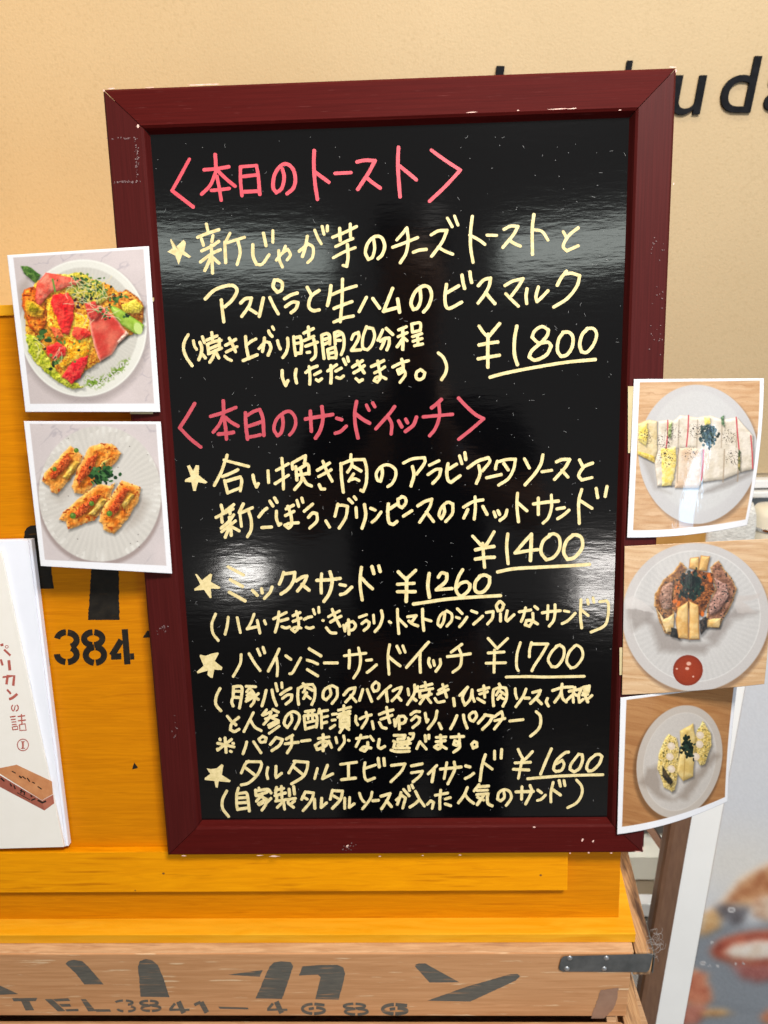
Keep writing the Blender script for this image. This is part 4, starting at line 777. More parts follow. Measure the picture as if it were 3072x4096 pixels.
380 255 405 320 435 355;520 245 500 320 415 430;530 340 590 335;620 290 720 260 690 330 625 430;680 340 735 405;790 330 850 280 890 310 860 420;840 250 825 310 800 380;870 215 930 285;925 180 935 225;960 165 975 200;1000 235 1050 330 1100 400;1040 330 1000 370 940 410;1130 380 1170 340 1200 360 1185 425;1220 280 1355 255;1280 225 1270 320 1270 430;1330 320 1385 305;1330 375 1390 395
@1380 2800 .42194
1160 830 1130 900 1075 975;1135 890 1170 940 1220 980
@1880 2860 .36167
100 770 45 840;95 795 205 785;80 835 195 830;75 880 200 870 190 920 200 980 245 1005;150 890 80 990;85 910 150 940;375 850 380 910 340 950 305 930 320 860 380 825 440 850 455 920 400 1000;510 850 700 845;575 795 570 930;665 780 680 850 615 985;750 830 790 860;745 945 790 930 835 885;920 745 895 860 895 960;915 825 1000 885;985 725 1000 785;1040 725 1050 780;1180 720 1235 790 1235 880 1180 970 1080 1025
'''
# ------------------------------------------------------------------ strokes
def smooth_path(pts, step=0.12):
    """Catmull-Rom through the points, broken at sharp corners"""
    pts = [np.array(p, float) for p in pts]
    if len(pts) == 2: return [pts]
    segs = []; cur = [pts[0]]
    for i in range(1, len(pts)-1):
        cur.append(pts[i]); a = pts[i]-pts[i-1]; b = pts[i+1]-pts[i]
        c = (a @ b)/(np.linalg.norm(a)*np.linalg.norm(b)+1e-9)
        if c < 0.42: segs.append(cur); cur = [pts[i]]
    cur.append(pts[-1]); segs.append(cur)
    out = []
    for s in segs:
        if len(s) == 2: out.append(s); continue
        e = [2*s[0]-s[1]] + s + [2*s[-1]-s[-2]]; r = []
        for i in range(1, len(e)-2):
            for k in range(6):
                t = k/6.0; p0, p1, p2, p3 = e[i-1], e[i], e[i+1], e[i+2]
                r.append(0.5*((2*p1)+(-p0+p2)*t+(2*p0-5*p1+4*p2-p3)*t*t+(-p0+3*p1-3*p2+p3)*t**3))
        r.append(s[-1]); out.append(r)
    return out
def ribbon(path, w, rnd):
    """outline polygons (quads and round ends) of a pen stroke, in photo pixels"""
    P = [np.array(p) for p in path]; n = len(P); L = []; R = []
    k = rnd.uniform(0.94, 1.06)
    for i in range(n):
        t = P[min(i+1, n-1)]-P[max(i-1, 0)]; t = t/(np.linalg.norm(t)+1e-9); q = np.array([-t[1], t[0]])
        ww = w*k*0.5*(1+rnd.uniform(-0.05, 0.05))
        L.append(P[i]+q*ww); R.append(P[i]-q*ww)
    V = []; Fc = []
    for i in range(n): V += [L[i], R[i]]
    for i in range(n-1): Fc.append((2*i, 2*i+1, 2*i+3, 2*i+2))
    for c, a, idx, sgn in ((P[0], L[0]-P[0], (0, 1), 1), (P[-1], R[-1]-P[-1], (2*n-1, 2*n-2), 1)):
        st = len(V); m_ = 6
        ang0 = math.atan2(a[1], a[0]); r = np.linalg.norm(a)*rnd.uniform(0.97, 1.08)
        arc = [c + r*np.array([math.cos(ang0+math.pi*(j/m_)), math.sin(ang0+math.pi*(j/m_))]) for j in range(1, m_)]
        V += arc
        Fc.append((idx[0], *range(st, st+m_-1), idx[1]))
    return V, Fc
def letters_to_mesh(strokes, plane, base_off, w, rnd, step=0.000004):
    V = []; Fc = []; k = 0
    for kind, pts in strokes:
        if kind == 'F':
            off = base_off + k*step; k += 1
            n0 = len(V); c = np.mean(pts, 0); V.append(plane(c[0], c[1], off))
            V += [plane(p[0], p[1], off) for p in pts]; n = len(pts)
            Fc += [(n0, n0+1+i, n0+1+(i+1) % n) for i in range(n)]
            continue
        for path in smooth_path(pts):
            off = base_off + k*step; k += 1
            v, f = ribbon(path, w, rnd); n0 = len(V)
            V += [plane(p[0], p[1], off) for p in v]; Fc += [tuple(i+n0 for i in g) for g in f]
    return V, Fc
def parse(block):
    groups = []; ox = oy = 0; s = 1
    for ln in block.strip().splitlines():
        if ln[0] in '#@':
            a = ln[1:].split()
            if ln[0] == '#': groups.append((a[0], [])); a = a[1:]
            ox, oy, s = float(a[0]), float(a[1]), float(a[2]); continue
        for st in ln.split(';'):
            t = st.split(); kind = 'S'
            if not t: continue
            if t[0] == 'F': kind = 'F'; t = t[1:]
            q = [float(x) for x in t]
            groups[-1][1].append((kind, [(ox+q[i]*s, oy+q[i+1]*s) for i in range(0, len(q)-1, 2)]))
    return groups

# ------------------------------------------------------------------ menu board
mb = empty('menu_board', (0, 0, 0), (-TH, 0, 0))
tag(mb, 'black menu board in a maroon wood frame, hand lettered in yellow and red', 'menu board')
BW, BH = 0.20, 0.5985
SW, TW = 0.0268, 0.0262
prof = [(0.0, 0.018), (0.0, 0.0018), (0.0018, 0.0), (-0.0016, 0.0), (0.0, 0.0014), (0.0032, 0.0088), (0.0032, 0.018)]
def rail(side):
    """one mitred side of the frame swept between its two mitres; returns verts, faces in board coordinates"""
    w_ = SW if side in 'LR' else TW
    pr = []
    for i, (d, y) in enumerate(prof): pr.append((d if i < 3 else w_+d, y))
    V = []
    g = 0.00028
    for end in (0, 1):
        for d, y in pr:
            du = d*(SW/w_) if side in 'TB' else d; dv = d*(TW/w_) if side in 'LR' else d
            if side == 'T': u = (-BW+du+g) if end == 0 else (BW-du-g); v = BH-d
            if side == 'B': u = (-BW+du+g) if end == 0 else (BW-du-g); v = d
            if side == 'L': u = -BW+d; v = (dv+g) if end == 0 else (BH-dv-g)
            if side == 'R': u = BW-d; v = (dv+g) if end == 0 else (BH-dv-g)
            V.append(tuple(np.array([u, 0, 0])-BN*y+BU*v))
    n = len(pr); Fc = [(i, (i+1) % n, n+(i+1) % n, n+i) for i in range(n)]
    Fc += [tuple(range(n-1, -1, -1)), tuple(range(n, 2*n))]
    return V, Fc
for sd in 'TBLR':
    v, fq = rail(sd); obj('frame_rail', v, fq, M['frame_h' if sd in 'TB' else 'frame_v'], mb)
obj('board_panel', local_box((-BW+SW-0.001, 0.0072, TW-0.001), (BW-SW+0.001, 0.0105, BH-TW+0.001)), BOXF, M['panel'], mb)
obj('backing', local_box((-BW+0.004, 0.0112, 0.004), (BW-0.004, 0.0172, BH-0.004)), BOXF, M['counter'], mb)
# pale chips where the stain has come off the frame's edges
rnd = random.Random(21)
def chip_poly(px, py, rx, ry, off, n=9, rot=0.0):
    pts = []
    for i in range(n):
        a = i/n*2*math.pi; r = rnd.uniform(0.55, 1.1)
        x, y = rx*r*math.cos(a), ry*r*math.sin(a)
        pts.append(on_board(px+x*math.cos(rot)-y*math.sin(rot), py+x*math.sin(rot)+y*math.cos(rot), off))
    return pts, [tuple(range(n))]
chips = []; ck = 0
def chip(px, py, rx, ry, rot=0.0):
    global ck
    rx *= 0.8; ry *= 0.7
    ck += 1; chips.append(chip_poly(px, py, rx, ry, 0.00008+ck*0.000003, rot=rot))
for a in ((446, 354, 24, 4, -0.1), (416, 362, 6, 10), (790, 339, 75, 4, -0.04), (860, 337, 30, 4, -0.04), (600, 350, 30, 2, -0.04), (2230, 436, 55, 3, -0.05), (2290, 434, 25, 4, -0.05),
          (1885, 449, 30, 3, -0.05), (2073, 441, 8, 4), (552, 505, 6, 12), (2690, 268, 22, 4), (2704, 282, 5, 12), (2695, 735, 4, 8), (1040, 3422, 18, 3), (1097, 3425, 30, 5), (735, 3423, 16, 3),
          (2553, 3406, 22, 4), (2572, 3395, 4, 16), (2136, 3308, 9, 5), (2280, 3413, 5, 5), (2355, 3411, 6, 5), (2445, 3412, 6, 4), (1520, 3425, 8, 3), (1690, 3422, 7, 3), (1840, 3420, 8, 3),
          (2330, 3360, 5, 10, 0.3), (2372, 3365, 4, 8, 0.6), (1390, 3385, 8, 11), (2480, 440, 8, 3)):
    chip(*a)
v, fq = join_parts(chips); o = obj('chipped_edges', v, fq, M['chip'], mb); o['kind'] = 'stuff'
# dry white smudges on the uprights
sm = []
def smudge(px, py, rx, ry, n, rot=0.0):
    global ck
    for _ in range(n):
        x, y = rnd.gauss(0, 0.5)*rx, rnd.gauss(0, 0.5)*ry; ck += 1
        sm.append(chip_poly(px+x*math.cos(rot)-y*math.sin(rot), py+x*math.sin(rot)+y*math.cos(rot), rnd.uniform(1, 5), rnd.uniform(1, 4), 0.00008+ck*0.000003, 6))
smudge(505, 553, 60, 4, 24); smudge(500, 727, 65, 5, 40); smudge(548, 640, 8, 70, 34); smudge(2610, 990, 50, 60, 12)
smudge(2615, 1330, 50, 70, 12); smudge(2630, 1180, 30, 60, 8); smudge(650, 2515, 30, 20, 14); smudge(1390, 3385, 30, 18, 16); smudge(700, 2930, 20, 60, 8)
v, fq = join_parts(sm); o = obj('scuff_marks', v, fq, M['scuff'], mb); o['kind'] = 'stuff'

groups = parse(STROKES)
rnd2 = random.Random(4)
def on_panel(px, py, off): return on_board(px, py, -0.0072+off)
for i, (c, st) in enumerate(groups):
    w_ = 14.2 if c.startswith('red') else (12.6 if i < 10 else 11.6)
    if i in (2, 3, 9, 10): w_ = 13.4
    v, fq = letters_to_mesh(st, on_panel, 0.00010, w_, rnd2)
    obj('lettering', v, fq, M[{'red': 'red', 'red2': 'red2', 'yel': 'yellow'}[c]], mb)
# lint on the glossy panel
V = []; Fc = []
for k in range(480):
    px = rnd.uniform(620, 2500); py = rnd.uniform(540, 3260); off = 0.00006+k*0.0000001
    a = rnd.uniform(0, 6.28); ln = rnd.choice([1.0, 1.2, 1.4, 1.8, 4, 7]); wd = 0.9 if ln < 3 else 0.4
    dx, dy = math.cos(a)*ln, math.sin(a)*ln; qx, qy = -math.sin(a)*wd, math.cos(a)*wd
    n0 = len(V)
    bend = rnd.uniform(-2, 2) if ln > 4 else 0
    V += [on_panel(px+x, py+y, off) for x, y in ((-dx+qx, -dy+qy), (-dx-qx, -dy-qy), (bend-qx, bend-qy), (dx-qx, dy-qy), (dx+qx, dy+qy), (bend+qx, bend+qy))]
    Fc.append(tuple(range(n0, n0+6)))
o = obj('lint', V, Fc, M['dust'], mb); o['kind'] = 'stuff'
# strips of yellowed tape that hold the cards
for a in ((2512, 1545, 2530, 1812), (2478, 2590, 2494, 2700)):
    obj('tape', local_box((0, 0, 0), (0.001, 0.001, 0.001)) and [on_board(x, y, d) for x in (a[0], a[2]+14) for y in (a[1], a[3]) for d in (0.0006, 0.0010)], BOXF, M['glass_tape'], mb)
v = [on_board(x, y, d) for x in (520, 612) for y in (1640, 1656) for d in (0.0006, 0.0010)]
obj('tape', v, BOXF, M['glass_tape'], mb)
v = [on_board(x, y, d) for x in (560, 616) for y in (1190, 1206) for d in (0.0006, 0.0010)]
obj('tape', v, BOXF, M['glass_tape'], mb)

# ------------------------------------------------------------------ picture cards
def card(label, corners, offs, painter, zc, border, mt, bow=0.0, nu=230, nv=270, u0=0.0, bulge=(0, 0)):
    c = np.mean([on_board(px, py, o) for (px, py), o in zip(corners, offs)], 0)
    e = empty('photo_card', tuple(c)); tag(e, label, 'photo card', 'food photo cards fixed to the menu board')
    grid_card('print', corners, offs, nu, nv, painter, zc, border, mt, e, bow, u0=u0, bulge=bulge)
k3 = 800/1180.0
z3c = lambda pts: [(x*k3, 900+y*k3) for x, y in pts]
q = [(42, 178), (878, 125), (945, 1103), (150, 1103)]
card('white bordered photo card of prosciutto and egg toast, upper left of the menu board', z3c(q), (0.016, 0.0035, 0.0035, 0.013), paint_ham, q, [(78, 192), (847, 142), (910, 1053), (178, 1055)], M['print_matt'], 0.001)
q = [(140, 1157), (948, 1160), (1015, 2057), (240, 2012)]
card('white bordered photo card of four stuffed toast pieces with parsley on a ridged plate', z3c(q), (0.009, 0.0035, 0.0045, 0.016), paint_toast, q, [(175, 1173), (920, 1175), (982, 2010), (265, 1975)], M['print_matt'], 0.001)
k4 = 672/1486.0
q = [(300, 258), (1450, 250), (1300, 1550), (240, 1660)]
card('glossy photo card of small white mixed sandwiches with a blue glare', [(2400+x*k4, 1400+y*k4) for x, y in q], (0.0012, -0.004, -0.012, 0.0025), paint_mixed, q, [(352, 285), (1412, 270), (1280, 1495), (292, 1588)], M['print_lam'], 0.004, u0=0.16, bulge=(16, 14))
k5 = 672/1143.0
q = [(168, 145), (1172, 92), (1118, 1082), (150, 1155)]
card('borderless photo card of a dark meat sandwich with a red sauce dot on a plate', [(2400+x*k5, 2100+y*k5) for x, y in q], (0.0012, 0.003, -0.005, 0.0022), paint_banh, q, None, M['print_gloss'], 0.002, u0=0.2, bulge=(8, 6))
q = [(140, 1175), (935, 1085), (868, 1880), (118, 2105)]
card('curled photo card of a shrimp sandwich on a tilted oval plate, lowest on the right', [(2400+x*k5, 2100+y*k5) for x, y in q], (0.0012, -0.034, -0.042, 0.0030), paint_ebi, q, [(180, 1190), (912, 1090), (852, 1848), (150, 2048)], M['print_gloss'], 0.0, u0=0.27, bulge=(-6, 20))

# poster print on the stand
kp = 622/1536.0
q = [(1060, -900), (2400, -900), (2200, 2900), (560, 2900)]
def on_ps(px, py, off): return on_poster(px, py, off)
# the printed sheet is a rectangle in the stand's own plane
e0 = on_poster(2450+1110*kp, 3200+250*kp); e1 = on_poster(2450+690*kp, 3200+2212*kp)
xl = ((np.array(e0)-pA) @ hx + (np.array(e1)-pA) @ hx)/2
cor = [pst(xl, high-0.03, -0.0040), pst(0.535, high-0.03, -0.0040), pst(0.535, low+0.04, -0.0040), pst(xl, low+0.04, -0.0040)]
def to_px(p):
    c = RC @ (np.array(p)-CAM); return (F*c[0]/c[2]+1536, F*c[1]/c[2]+2048)
zc = [((to_px(p)[0]-2450)/kp, (to_px(p)[1]-3200)/kp) for p in cor]
it = iter(cor)
grid_card('print', [(0, 0)]*4, (0, 0, 0, 0), 260, 420, paint_poster, zc, None, M['print_poster'], ps, 0.0, 0.0003, world_off=lambda a, b, c: np.array(next(it)))

# ------------------------------------------------------------------ wooden display stand with its back panel, ledge and base
ds = empty('display_stand', (0, 0, -0.0878)); tag(ds, 'honey coloured wooden display stand with black stencilled back panel behind the menu board', 'display stand')
PT = 0.4555
pv = [(0.019, -0.0795), (0.019, PT-0.008), (0.0215, PT), (0.031, PT), (0.031, -0.0795)]
fr = [tuple(np.array([-0.46, 0, 0])-BN*d+BU*v) for d, v in pv]; bk = [tuple(np.array([0.187, 0, 0])-BN*d+BU*v) for d, v in pv]
v, fq = prism(fr, bk); obj('back_panel', v, fq, M['orange_wood'], ds)
obj('top_rail', local_box((-0.4602, 0.0165, PT-0.0075), (0.1872, 0.0318, PT+0.0006)), BOXF, M['pale_orange_wood'], ds, bevel=0.0008)  # paler wood puts the light on the bevelled top edge into the colour
obj('ledge', local_box((-0.46, 0.0112, -0.0430), (0.1402, 0.0189, -0.0040)), BOXF, M['pale_orange_wood_b'], ds, bevel=0.0006)
sk = 0.107
bx = box((-0.46, -0.0094, -0.0876), (0.1972, 0.115, -0.0777)); bx = [(x+(sk*(y+0.0094) if x > 0 else 0), y, z) for x, y, z in bx]
obj('base', bx, BOXF, M['pale_orange_wood'], ds, bevel=0.0007)
def on_back(px, py, off): return on_board(px, py, -0.019+off)
def flat_polys(polys, plane, off0):
    V = []; Fc = []
    for k, p in enumerate(polys):
        n0 = len(V); V += [plane(x, y, off0+k*0.000004) for x, y in p]; Fc.append(tuple(range(n0, n0+len(p))))
    return V, Fc
def glyphs(items, plane, material, parent):
    """every stencilled character is a part of its own"""
    for it_ in items:
        v_, f_ = flat_polys(it_ if isinstance(it_[0], (list, tuple)) and isinstance(it_[0][0], (list, tuple, np.ndarray)) else [it_], plane, 0.00013)
        obj('stencil_letter', v_, f_, material, parent)
def rough_edges(p, amp, rr, step=7.0):
    """cuts an outline into short pieces and frays it as a stencil brush does"""
    out = []
    for i in range(len(p)):
        a = np.array(p[i], float); b = np.array(p[(i+1) % len(p)], float); n = max(1, int(np.linalg.norm(b-a)/step))
        for j in range(n):
            q_ = a+(b-a)*j/n
            out.append(tuple(q_ + (rr.uniform(-amp, amp) if j else 0)*np.array([1, 0.3])))
    return out
def arc(cx, cy, rx, ry, a0, a1, n=14): return [(cx+rx*math.cos(math.radians(a0+(a1-a0)*i/n)), cy+ry*math.sin(math.radians(a0+(a1-a0)*i/n))) for i in range(n+1)]
def band(c, w_, rr=None):
    """flat-ended wide stroke outline from a centre line"""
    P = [np.array(p, float) for p in c]; L = []; R = []
    for i in range(len(P)):
        t = P[min(i+1, len(P)-1)]-P[max(i-1, 0)]; t /= np.linalg.norm(t)+1e-9; q_ = np.array([-t[1], t[0]])*w_/2
        L.append(tuple(P[i]+q_)); R.append(tuple(P[i]-q_))
    return L+R[::-1]
def quads(c, w_):
    b = band(c, w_); n = len(c); L = b[:n]; R = b[n:][::-1]
    return [(L[i], L[i+1], R[i+1], R[i]) for i in range(n-1)]
for kx, ky, kr in ((654, 3494, 4.0), (2163, 3501, 4.0), (541, 3562, 2.5)):   # small knots in the ledge
    obj('knot', [on_board(kx+kr*1.3*math.cos(a*math.pi/5), ky+kr*math.sin(a*math.pi/5), -0.0111) for a in range(10)], [tuple(range(10))], M['knot'], ds)
k6 = 800/1180.0
rr = random.Random(6)
z6 = lambda pts: [(x*k6, 2000+y*k6) for x, y in pts]
pol = [rough_edges([(95, 2152), (98, 2127), (107, 2112), (122, 2103), (145, 2101), (200, 2101), (206, 2200), (206, 2290), (215, 2355), (120, 2356)], 1.6, rr),
       rough_edges(z6([(548, 250), (700, 250), (700, 420), (705, 707), (518, 708), (538, 415)]), 1.6, rr),
       rough_edges(z6([(240, 930), (290, 930), (297, 978), (240, 978)]), 1.0, rr), rough_edges(z6([(843, 812), (868, 772), (900, 772), (900, 812)]), 1.0, rr), rough_edges(z6([(780, 1590), (793, 1548), (814, 1580)]), 1.5, rr)]
W3 = 37*k6
chars = []
def new(): chars.append([])
def dig(pts): chars[-1].extend(quads(z6(pts), W3))
new(); dig(arc(392, 826, 56, 46, 190, 267)); dig(arc(394, 826, 58, 44, 275, 424)); dig(arc(396, 912, 56, 44, 296, 446)); dig(arc(394, 908, 58, 48, 98, 178))
new(); dig(arc(550, 818, 54, 38, 96, 266)); dig(arc(550, 818, 54, 38, 276, 444)); dig(arc(560, 914, 54, 46, 96, 265)); dig(arc(560, 914, 54, 46, 275, 444))
new(); dig([(736, 762), (752, 970)]); dig([(716, 826), (660, 918)]); dig([(655, 924), (716, 922)]); dig([(768, 924), (792, 922)])
glyphs(pol + chars, on_back, M['stencil_black'], ds)

# ------------------------------------------------------------------ bread crates under the stand
ZR = -0.0878; YF = -0.0193
def crate(name, z_top, yf, h, label, dx=0.0):
    e = empty(name, (0, 0.13, z_top-h)); tag(e, label, 'crate', 'wooden bread crates stacked under the display stand')
    def sk_(V): return [(x+(sk*(y-yf) if x > 0 else -sk*(y-yf)*0)+dx, y, z) for x, y, z in V]
    t = 0.0128
    obj('front_board', sk_(box((-0.47, yf, z_top-h), (0.1925, yf+t, z_top-0.0003))), BOXF, M['crate'], e, bevel=0.0009)
    obj('front_rim', sk_(box((-0.47, yf+0.0008, z_top-0.004), (0.1938, yf+t-0.0006, z_top+0.0002))), BOXF, M['crate_raw'], e, bevel=0.0016)
    obj('back_board', sk_(box((-0.47, yf+0.27, z_top-h), (0.1925, yf+0.27+t, z_top))), BOXF, M['crate'], e, bevel=0.001)
    obj('side_rail', sk_(box((0.1945, yf+0.0006, z_top-0.026), (0.2100, yf+0.285, z_top))), BOXF, M['crate_side'], e, bevel=0.0014)
    obj('side_board', sk_(box((0.180, yf+t+0.0003, z_top-h), (0.1885, yf+0.2695, z_top-0.001))), BOXF, M['crate_raw'], e, bevel=0.001)
    obj('side_board', sk_(box((-0.485, yf, z_top-h), (-0.4703, yf+0.285, z_top))), BOXF, M['crate_side'], e, bevel=0.001)
    obj('bottom_board', sk_(box((-0.4702, yf+t+0.0003, z_top-h+0.002), (0.1798, yf+0.2695, z_top-h+0.008))), BOXF, M['crate_raw'], e)
    return e
cr = crate('bread_crate', ZR, YF, 0.0745, 'brown bread crate stencilled with grey letters, topmost, carrying the display stand')
cr2 = crate('bread_crate', ZR-0.0765, YF-0.016, 0.0745, 'worn brown bread crate underneath the stencilled crate at the bottom edge', -0.006)
dt = empty('display_table', (0, 0.13, -0.69)); tag(dt, 'plain wooden table carrying the stacked bread crates', 'table')
obj('table_top', box((-0.52, -0.05, -0.265), (0.235, 0.30, -0.2395)), BOXF, M['crate_raw'], dt, bevel=0.002)
for x in (-0.50, 0.19):
    for y in (-0.03, 0.255): obj('leg', box((x, y, -0.69), (x+0.03, y+0.03, -0.2652)), BOXF, M['crate_raw'], dt, bevel=0.002)
# steel corner bracket and rivets
def on_crate(px, py, off): return on_y(px, py, YF-off)
k8 = 1472/1659.0
z8 = lambda pts: [(1600+x*k8, 3200+y*k8) for x, y in pts]
bp = z8([(718, 766), (716, 755), (727, 716), (738, 704), (1000, 697), (1136, 692), (1141, 700), (1124, 766), (1112, 776), (1000, 775), (735, 774)])
v, fq = prism([tuple(on_crate(x, y, 0.0014)) for x, y in bp], [tuple(on_crate(x, y, 0.0002)) for x, y in bp])
obj('corner_bracket', v, fq, M['steel'], cr, bevel=0.0003)
obj('corner_bracket', [(x+(sk*(y-YF)), y, z) for x, y, z in box((0.2102, YF-0.0005, ZR-0.0225), (0.2112, YF+0.035, ZR-0.002))], BOXF, M['steel'], cr, bevel=0.0003)
for x, y in ((765, 712), (930, 712), (752, 760), (920, 760)):
    c = on_crate(1600+x*k8, 3200+y*k8, 0.0014)
    V = []; Fc = []
    for j, (r, h) in enumerate(((0.0024, 0.0), (0.0022, 0.0005), (0.0013, 0.0009))):
        V += [(c[0]+r*math.cos(a*math.pi/6), c[1]-h, c[2]+r*math.sin(a*math.pi/6)) for a in range(12)]
    for j in range(2):
        for i in range(12): Fc.append((j*12+i, j*12+(i+1) % 12, (j+1)*12+(i+1) % 12, (j+1)*12+i))
    Fc.append(tuple(24+i for i in range(12)))
    obj('rivet', V, Fc, M['rivet'], cr, smooth=True)
# stencilled writing on the front of the crate
k7 = 1600/1659.0; k9 = 1100/1659.0
z7 = lambda pts: [(x*k7, 3200+y*k7) for x, y in pts]
z9 = lambda pts: [(1500+x*k9, 3700+y*k9) for x, y in pts]
rr = random.Random(9)
pol = [z7([(-30, 762), (0, 770), (40, 788), (75, 805), (0, 808), (-30, 808)]), z7([(272, 680), (283, 668), (305, 663), (340, 668), (365, 690), (430, 765), (350, 765), (315, 720)]),
       z7([(572, 690), (580, 668), (605, 660), (630, 664), (655, 685), (680, 745), (703, 818), (583, 816), (578, 750)]), z7([(945, 725), (1090, 705), (1078, 733)]),
       z7([(1118, 690), (1135, 674), (1165, 669), (1205, 672), (1216, 688), (1198, 745), (1170, 825), (1060, 823)]), z7([(1255, 690), (1330, 684), (1400, 684), (1424, 695), (1432, 720), (1405, 828), (1308, 826), (1330, 735), (1318, 724), (1240, 728)]),
       z9([(242, 250), (246, 238), (265, 232), (305, 232), (335, 250), (508, 345), (330, 348)]), z9([(315, 457), (560, 370), (820, 296), (860, 295), (875, 308), (850, 335), (575, 462)])]
pol = [rough_edges(p, 1.0, rr) for p in pol]
pol += [z7(p) for p in ([(50, 822), (155, 821), (148, 834), (56, 835)], [(88, 835), (122, 835), (142, 872), (106, 873)], [(185, 826), (217, 826), (272, 876), (240, 877)], [(220, 826), (282, 822), (292, 833), (232, 836)], [(245, 846), (290, 846), (296, 857), (256, 858)],
        [(270, 868), (325, 866), (326, 876), (276, 877)], [(335, 826), (356, 826), (398, 876), (366, 877)], [(392, 868), (456, 868), (461, 878), (400, 879)], [(905, 857), (1028, 861), (1031, 868), (912, 866)])]
chars = []
def ch(*strokes):
    chars.append([q_ for z, pts, w_ in strokes for q_ in quads(z(pts), w_)])
def four(x, z): ch((z, [(x+34, 836), (x+56, 884)], 20), (z, [(x+20, 844), (x, 868)], 11), (z, [(x-4, 871), (x+40, 869)], 9), (z, [(x+60, 871), (x+80, 870)], 9))
def eight(x, y, rx, z, s_=1.0): ch((z, arc(x, y, rx, 9*s_, 96, 264), 10), (z, arc(x, y, rx, 9*s_, 276, 444), 10), (z, arc(x+8, y+22*s_, rx+3, 11*s_, 96, 264), 10), (z, arc(x+8, y+22*s_, rx+3, 11*s_, 276, 444), 10))
def six(x, y, rx, ry, z, w_): ch((z, arc(x, y, rx, ry, 266, 96), w_), (z, [(x+4, y-ry), (x+rx, y-ry*0.75)], w_), (z, arc(x+4, y+ry*0.38, rx*0.92, ry*0.62, 92, -80), w_), (z, [(x+2, y-ry*0.12), (x-rx*0.42, y+ry*0.05)], w_*0.9))
ch((z7, arc(513, 841, 34, 9, 190, 265), 9), (z7, arc(516, 841, 34, 9, 280, 425), 9), (z7, arc(526, 866, 34, 11, 300, 440), 9), (z7, arc(524, 866, 36, 11, 110, 178), 9))
eight(618, 842, 36, z7)
four(706, z7)
ch((z7, [(806, 850), (832, 838)], 12), (z7, [(834, 838), (858, 882)], 20))
four(1112, z7)
six(1300, 866, 46, 20, z7, 11.5)
eight(1470, 855, 44, z7, 1.05)
six(120, 508, 74, 28, z9, 14)
glyphs(pol + chars, on_crate, M['stencil_grey'], cr)
v, fq = flat_polys([rough_edges(z8([(905, 858), (985, 846), (978, 900), (962, 942), (920, 985), (860, 985)]), 2.0, rr)], on_crate, 0.0003); obj('bare_patch', v, fq, M['crate_raw_b'], cr)
# wisp of grey wool caught on the crate's corner
V = []; Fc = []; rw = random.Random(31)
c0 = on_crate(2612, 3770, 0.004)
for k in range(26):
    p = np.array(c0)+np.array([rw.gauss(0.002, 0.002), rw.gauss(0.0, 0.003), rw.gauss(0, 0.006)]); a = rw.uniform(0, 6.28); pts = [p]
    for j in range(9):
        a += rw.uniform(-0.2, 0.9); pts.append(pts[-1]+np.array([0.0011*math.cos(a), rw.uniform(-0.0006, 0.0006), 0.0014*math.sin(a)]))
    v, f = tube(pts, 0.00011, 4); n0 = len(V); V += v; Fc += [tuple(i+n0 for i in g) for g in f]
wf = obj('wool_wisp', V, Fc, M['fuzz']); tag(wf, 'tiny tangle of grey wool fibres caught on the crate corner', 'lint')

# ------------------------------------------------------------------ booklets on the ledge at the left
def on_bk(px, py, off): return on_board(px, py, off)
b2 = empty('booklet', tuple(on_board(100, 3380, -0.012))); tag(b2, 'plain white booklet standing on the ledge behind the cream covered one', 'booklet')
def slab(front, t0, t1): return prism([tuple(on_bk(x, y, t0)) for x, y in front], [tuple(on_bk(x, y, t0)-BN*t1) for x, y in front])
v, fq = slab([(-330, 2168), (125, 2158), (274, 3384), (-200, 3396)], -0.0115, 0.005); obj('pages', v, fq, M['paper'], b2, bevel=0.0002)
v, fq = slab([(-330, 2172), (112, 2162), (262, 3386), (-200, 3398)], -0.0100, 0.0012); obj('cover', v, fq, M['paper'], b2, bevel=0.0002)
b1 = empty('booklet', tuple(on_board(50, 3385, -0.008))); tag(b1, 'cream booklet with brick red vertical title and a drawn wooden box', 'booklet')
v, fq = slab([(-340, 2215), (2, 2205), (256, 3388), (-190, 3400)], -0.0074, 0.0022); obj('cover', v, fq, M['cover'], b1, bevel=0.0002)
def on_cov(px, py, off): return on_board(px, py, -0.0074+off)
rk = random.Random(12)
st = []
def add(pts): st.append(('S', z6(pts)))
SEG = []
def ink(pts, w_): SEG.extend(quads(z6(pts), w_*k6))
ink([(2, 858), (20, 852)], 14); ink([(24, 882), (62, 918)], 13); ink(arc(40, 866, 9, 8, 0, 360), 4)
ink([(4, 940), (16, 976)], 13); ink([(52, 945), (58, 1005)], 17)
ink([(15, 1046), (38, 1042)], 11); ink([(46, 1032), (38, 1088)], 15); ink([(50, 1040), (84, 1038), (78, 1096)], 16)
ink([(42, 1118), (64, 1144)], 12); ink([(54, 1176), (76, 1166), (102, 1144)], 16)
ink(arc(88, 1226, 20, 20, -60, 75), 7); ink(arc(88, 1226, 20, 20, 105, 235), 7); ink([(90, 1212), (84, 1240)], 6)
ink([(58, 1280), (92, 1276)], 7); ink([(64, 1296), (92, 1293)], 6); ink([(68, 1311), (96, 1308)], 6); ink([(70, 1326), (98, 1323)], 6); ink([(72, 1338), (76, 1358)], 6); ink([(76, 1338), (102, 1334), (106, 1352), (76, 1356)], 6)
ink([(104, 1278), (148, 1272)], 7); ink([(126, 1264), (130, 1322)], 7); ink([(106, 1303), (152, 1298)], 7); ink([(114, 1326), (148, 1320), (154, 1358), (118, 1360), (114, 1326)], 7)
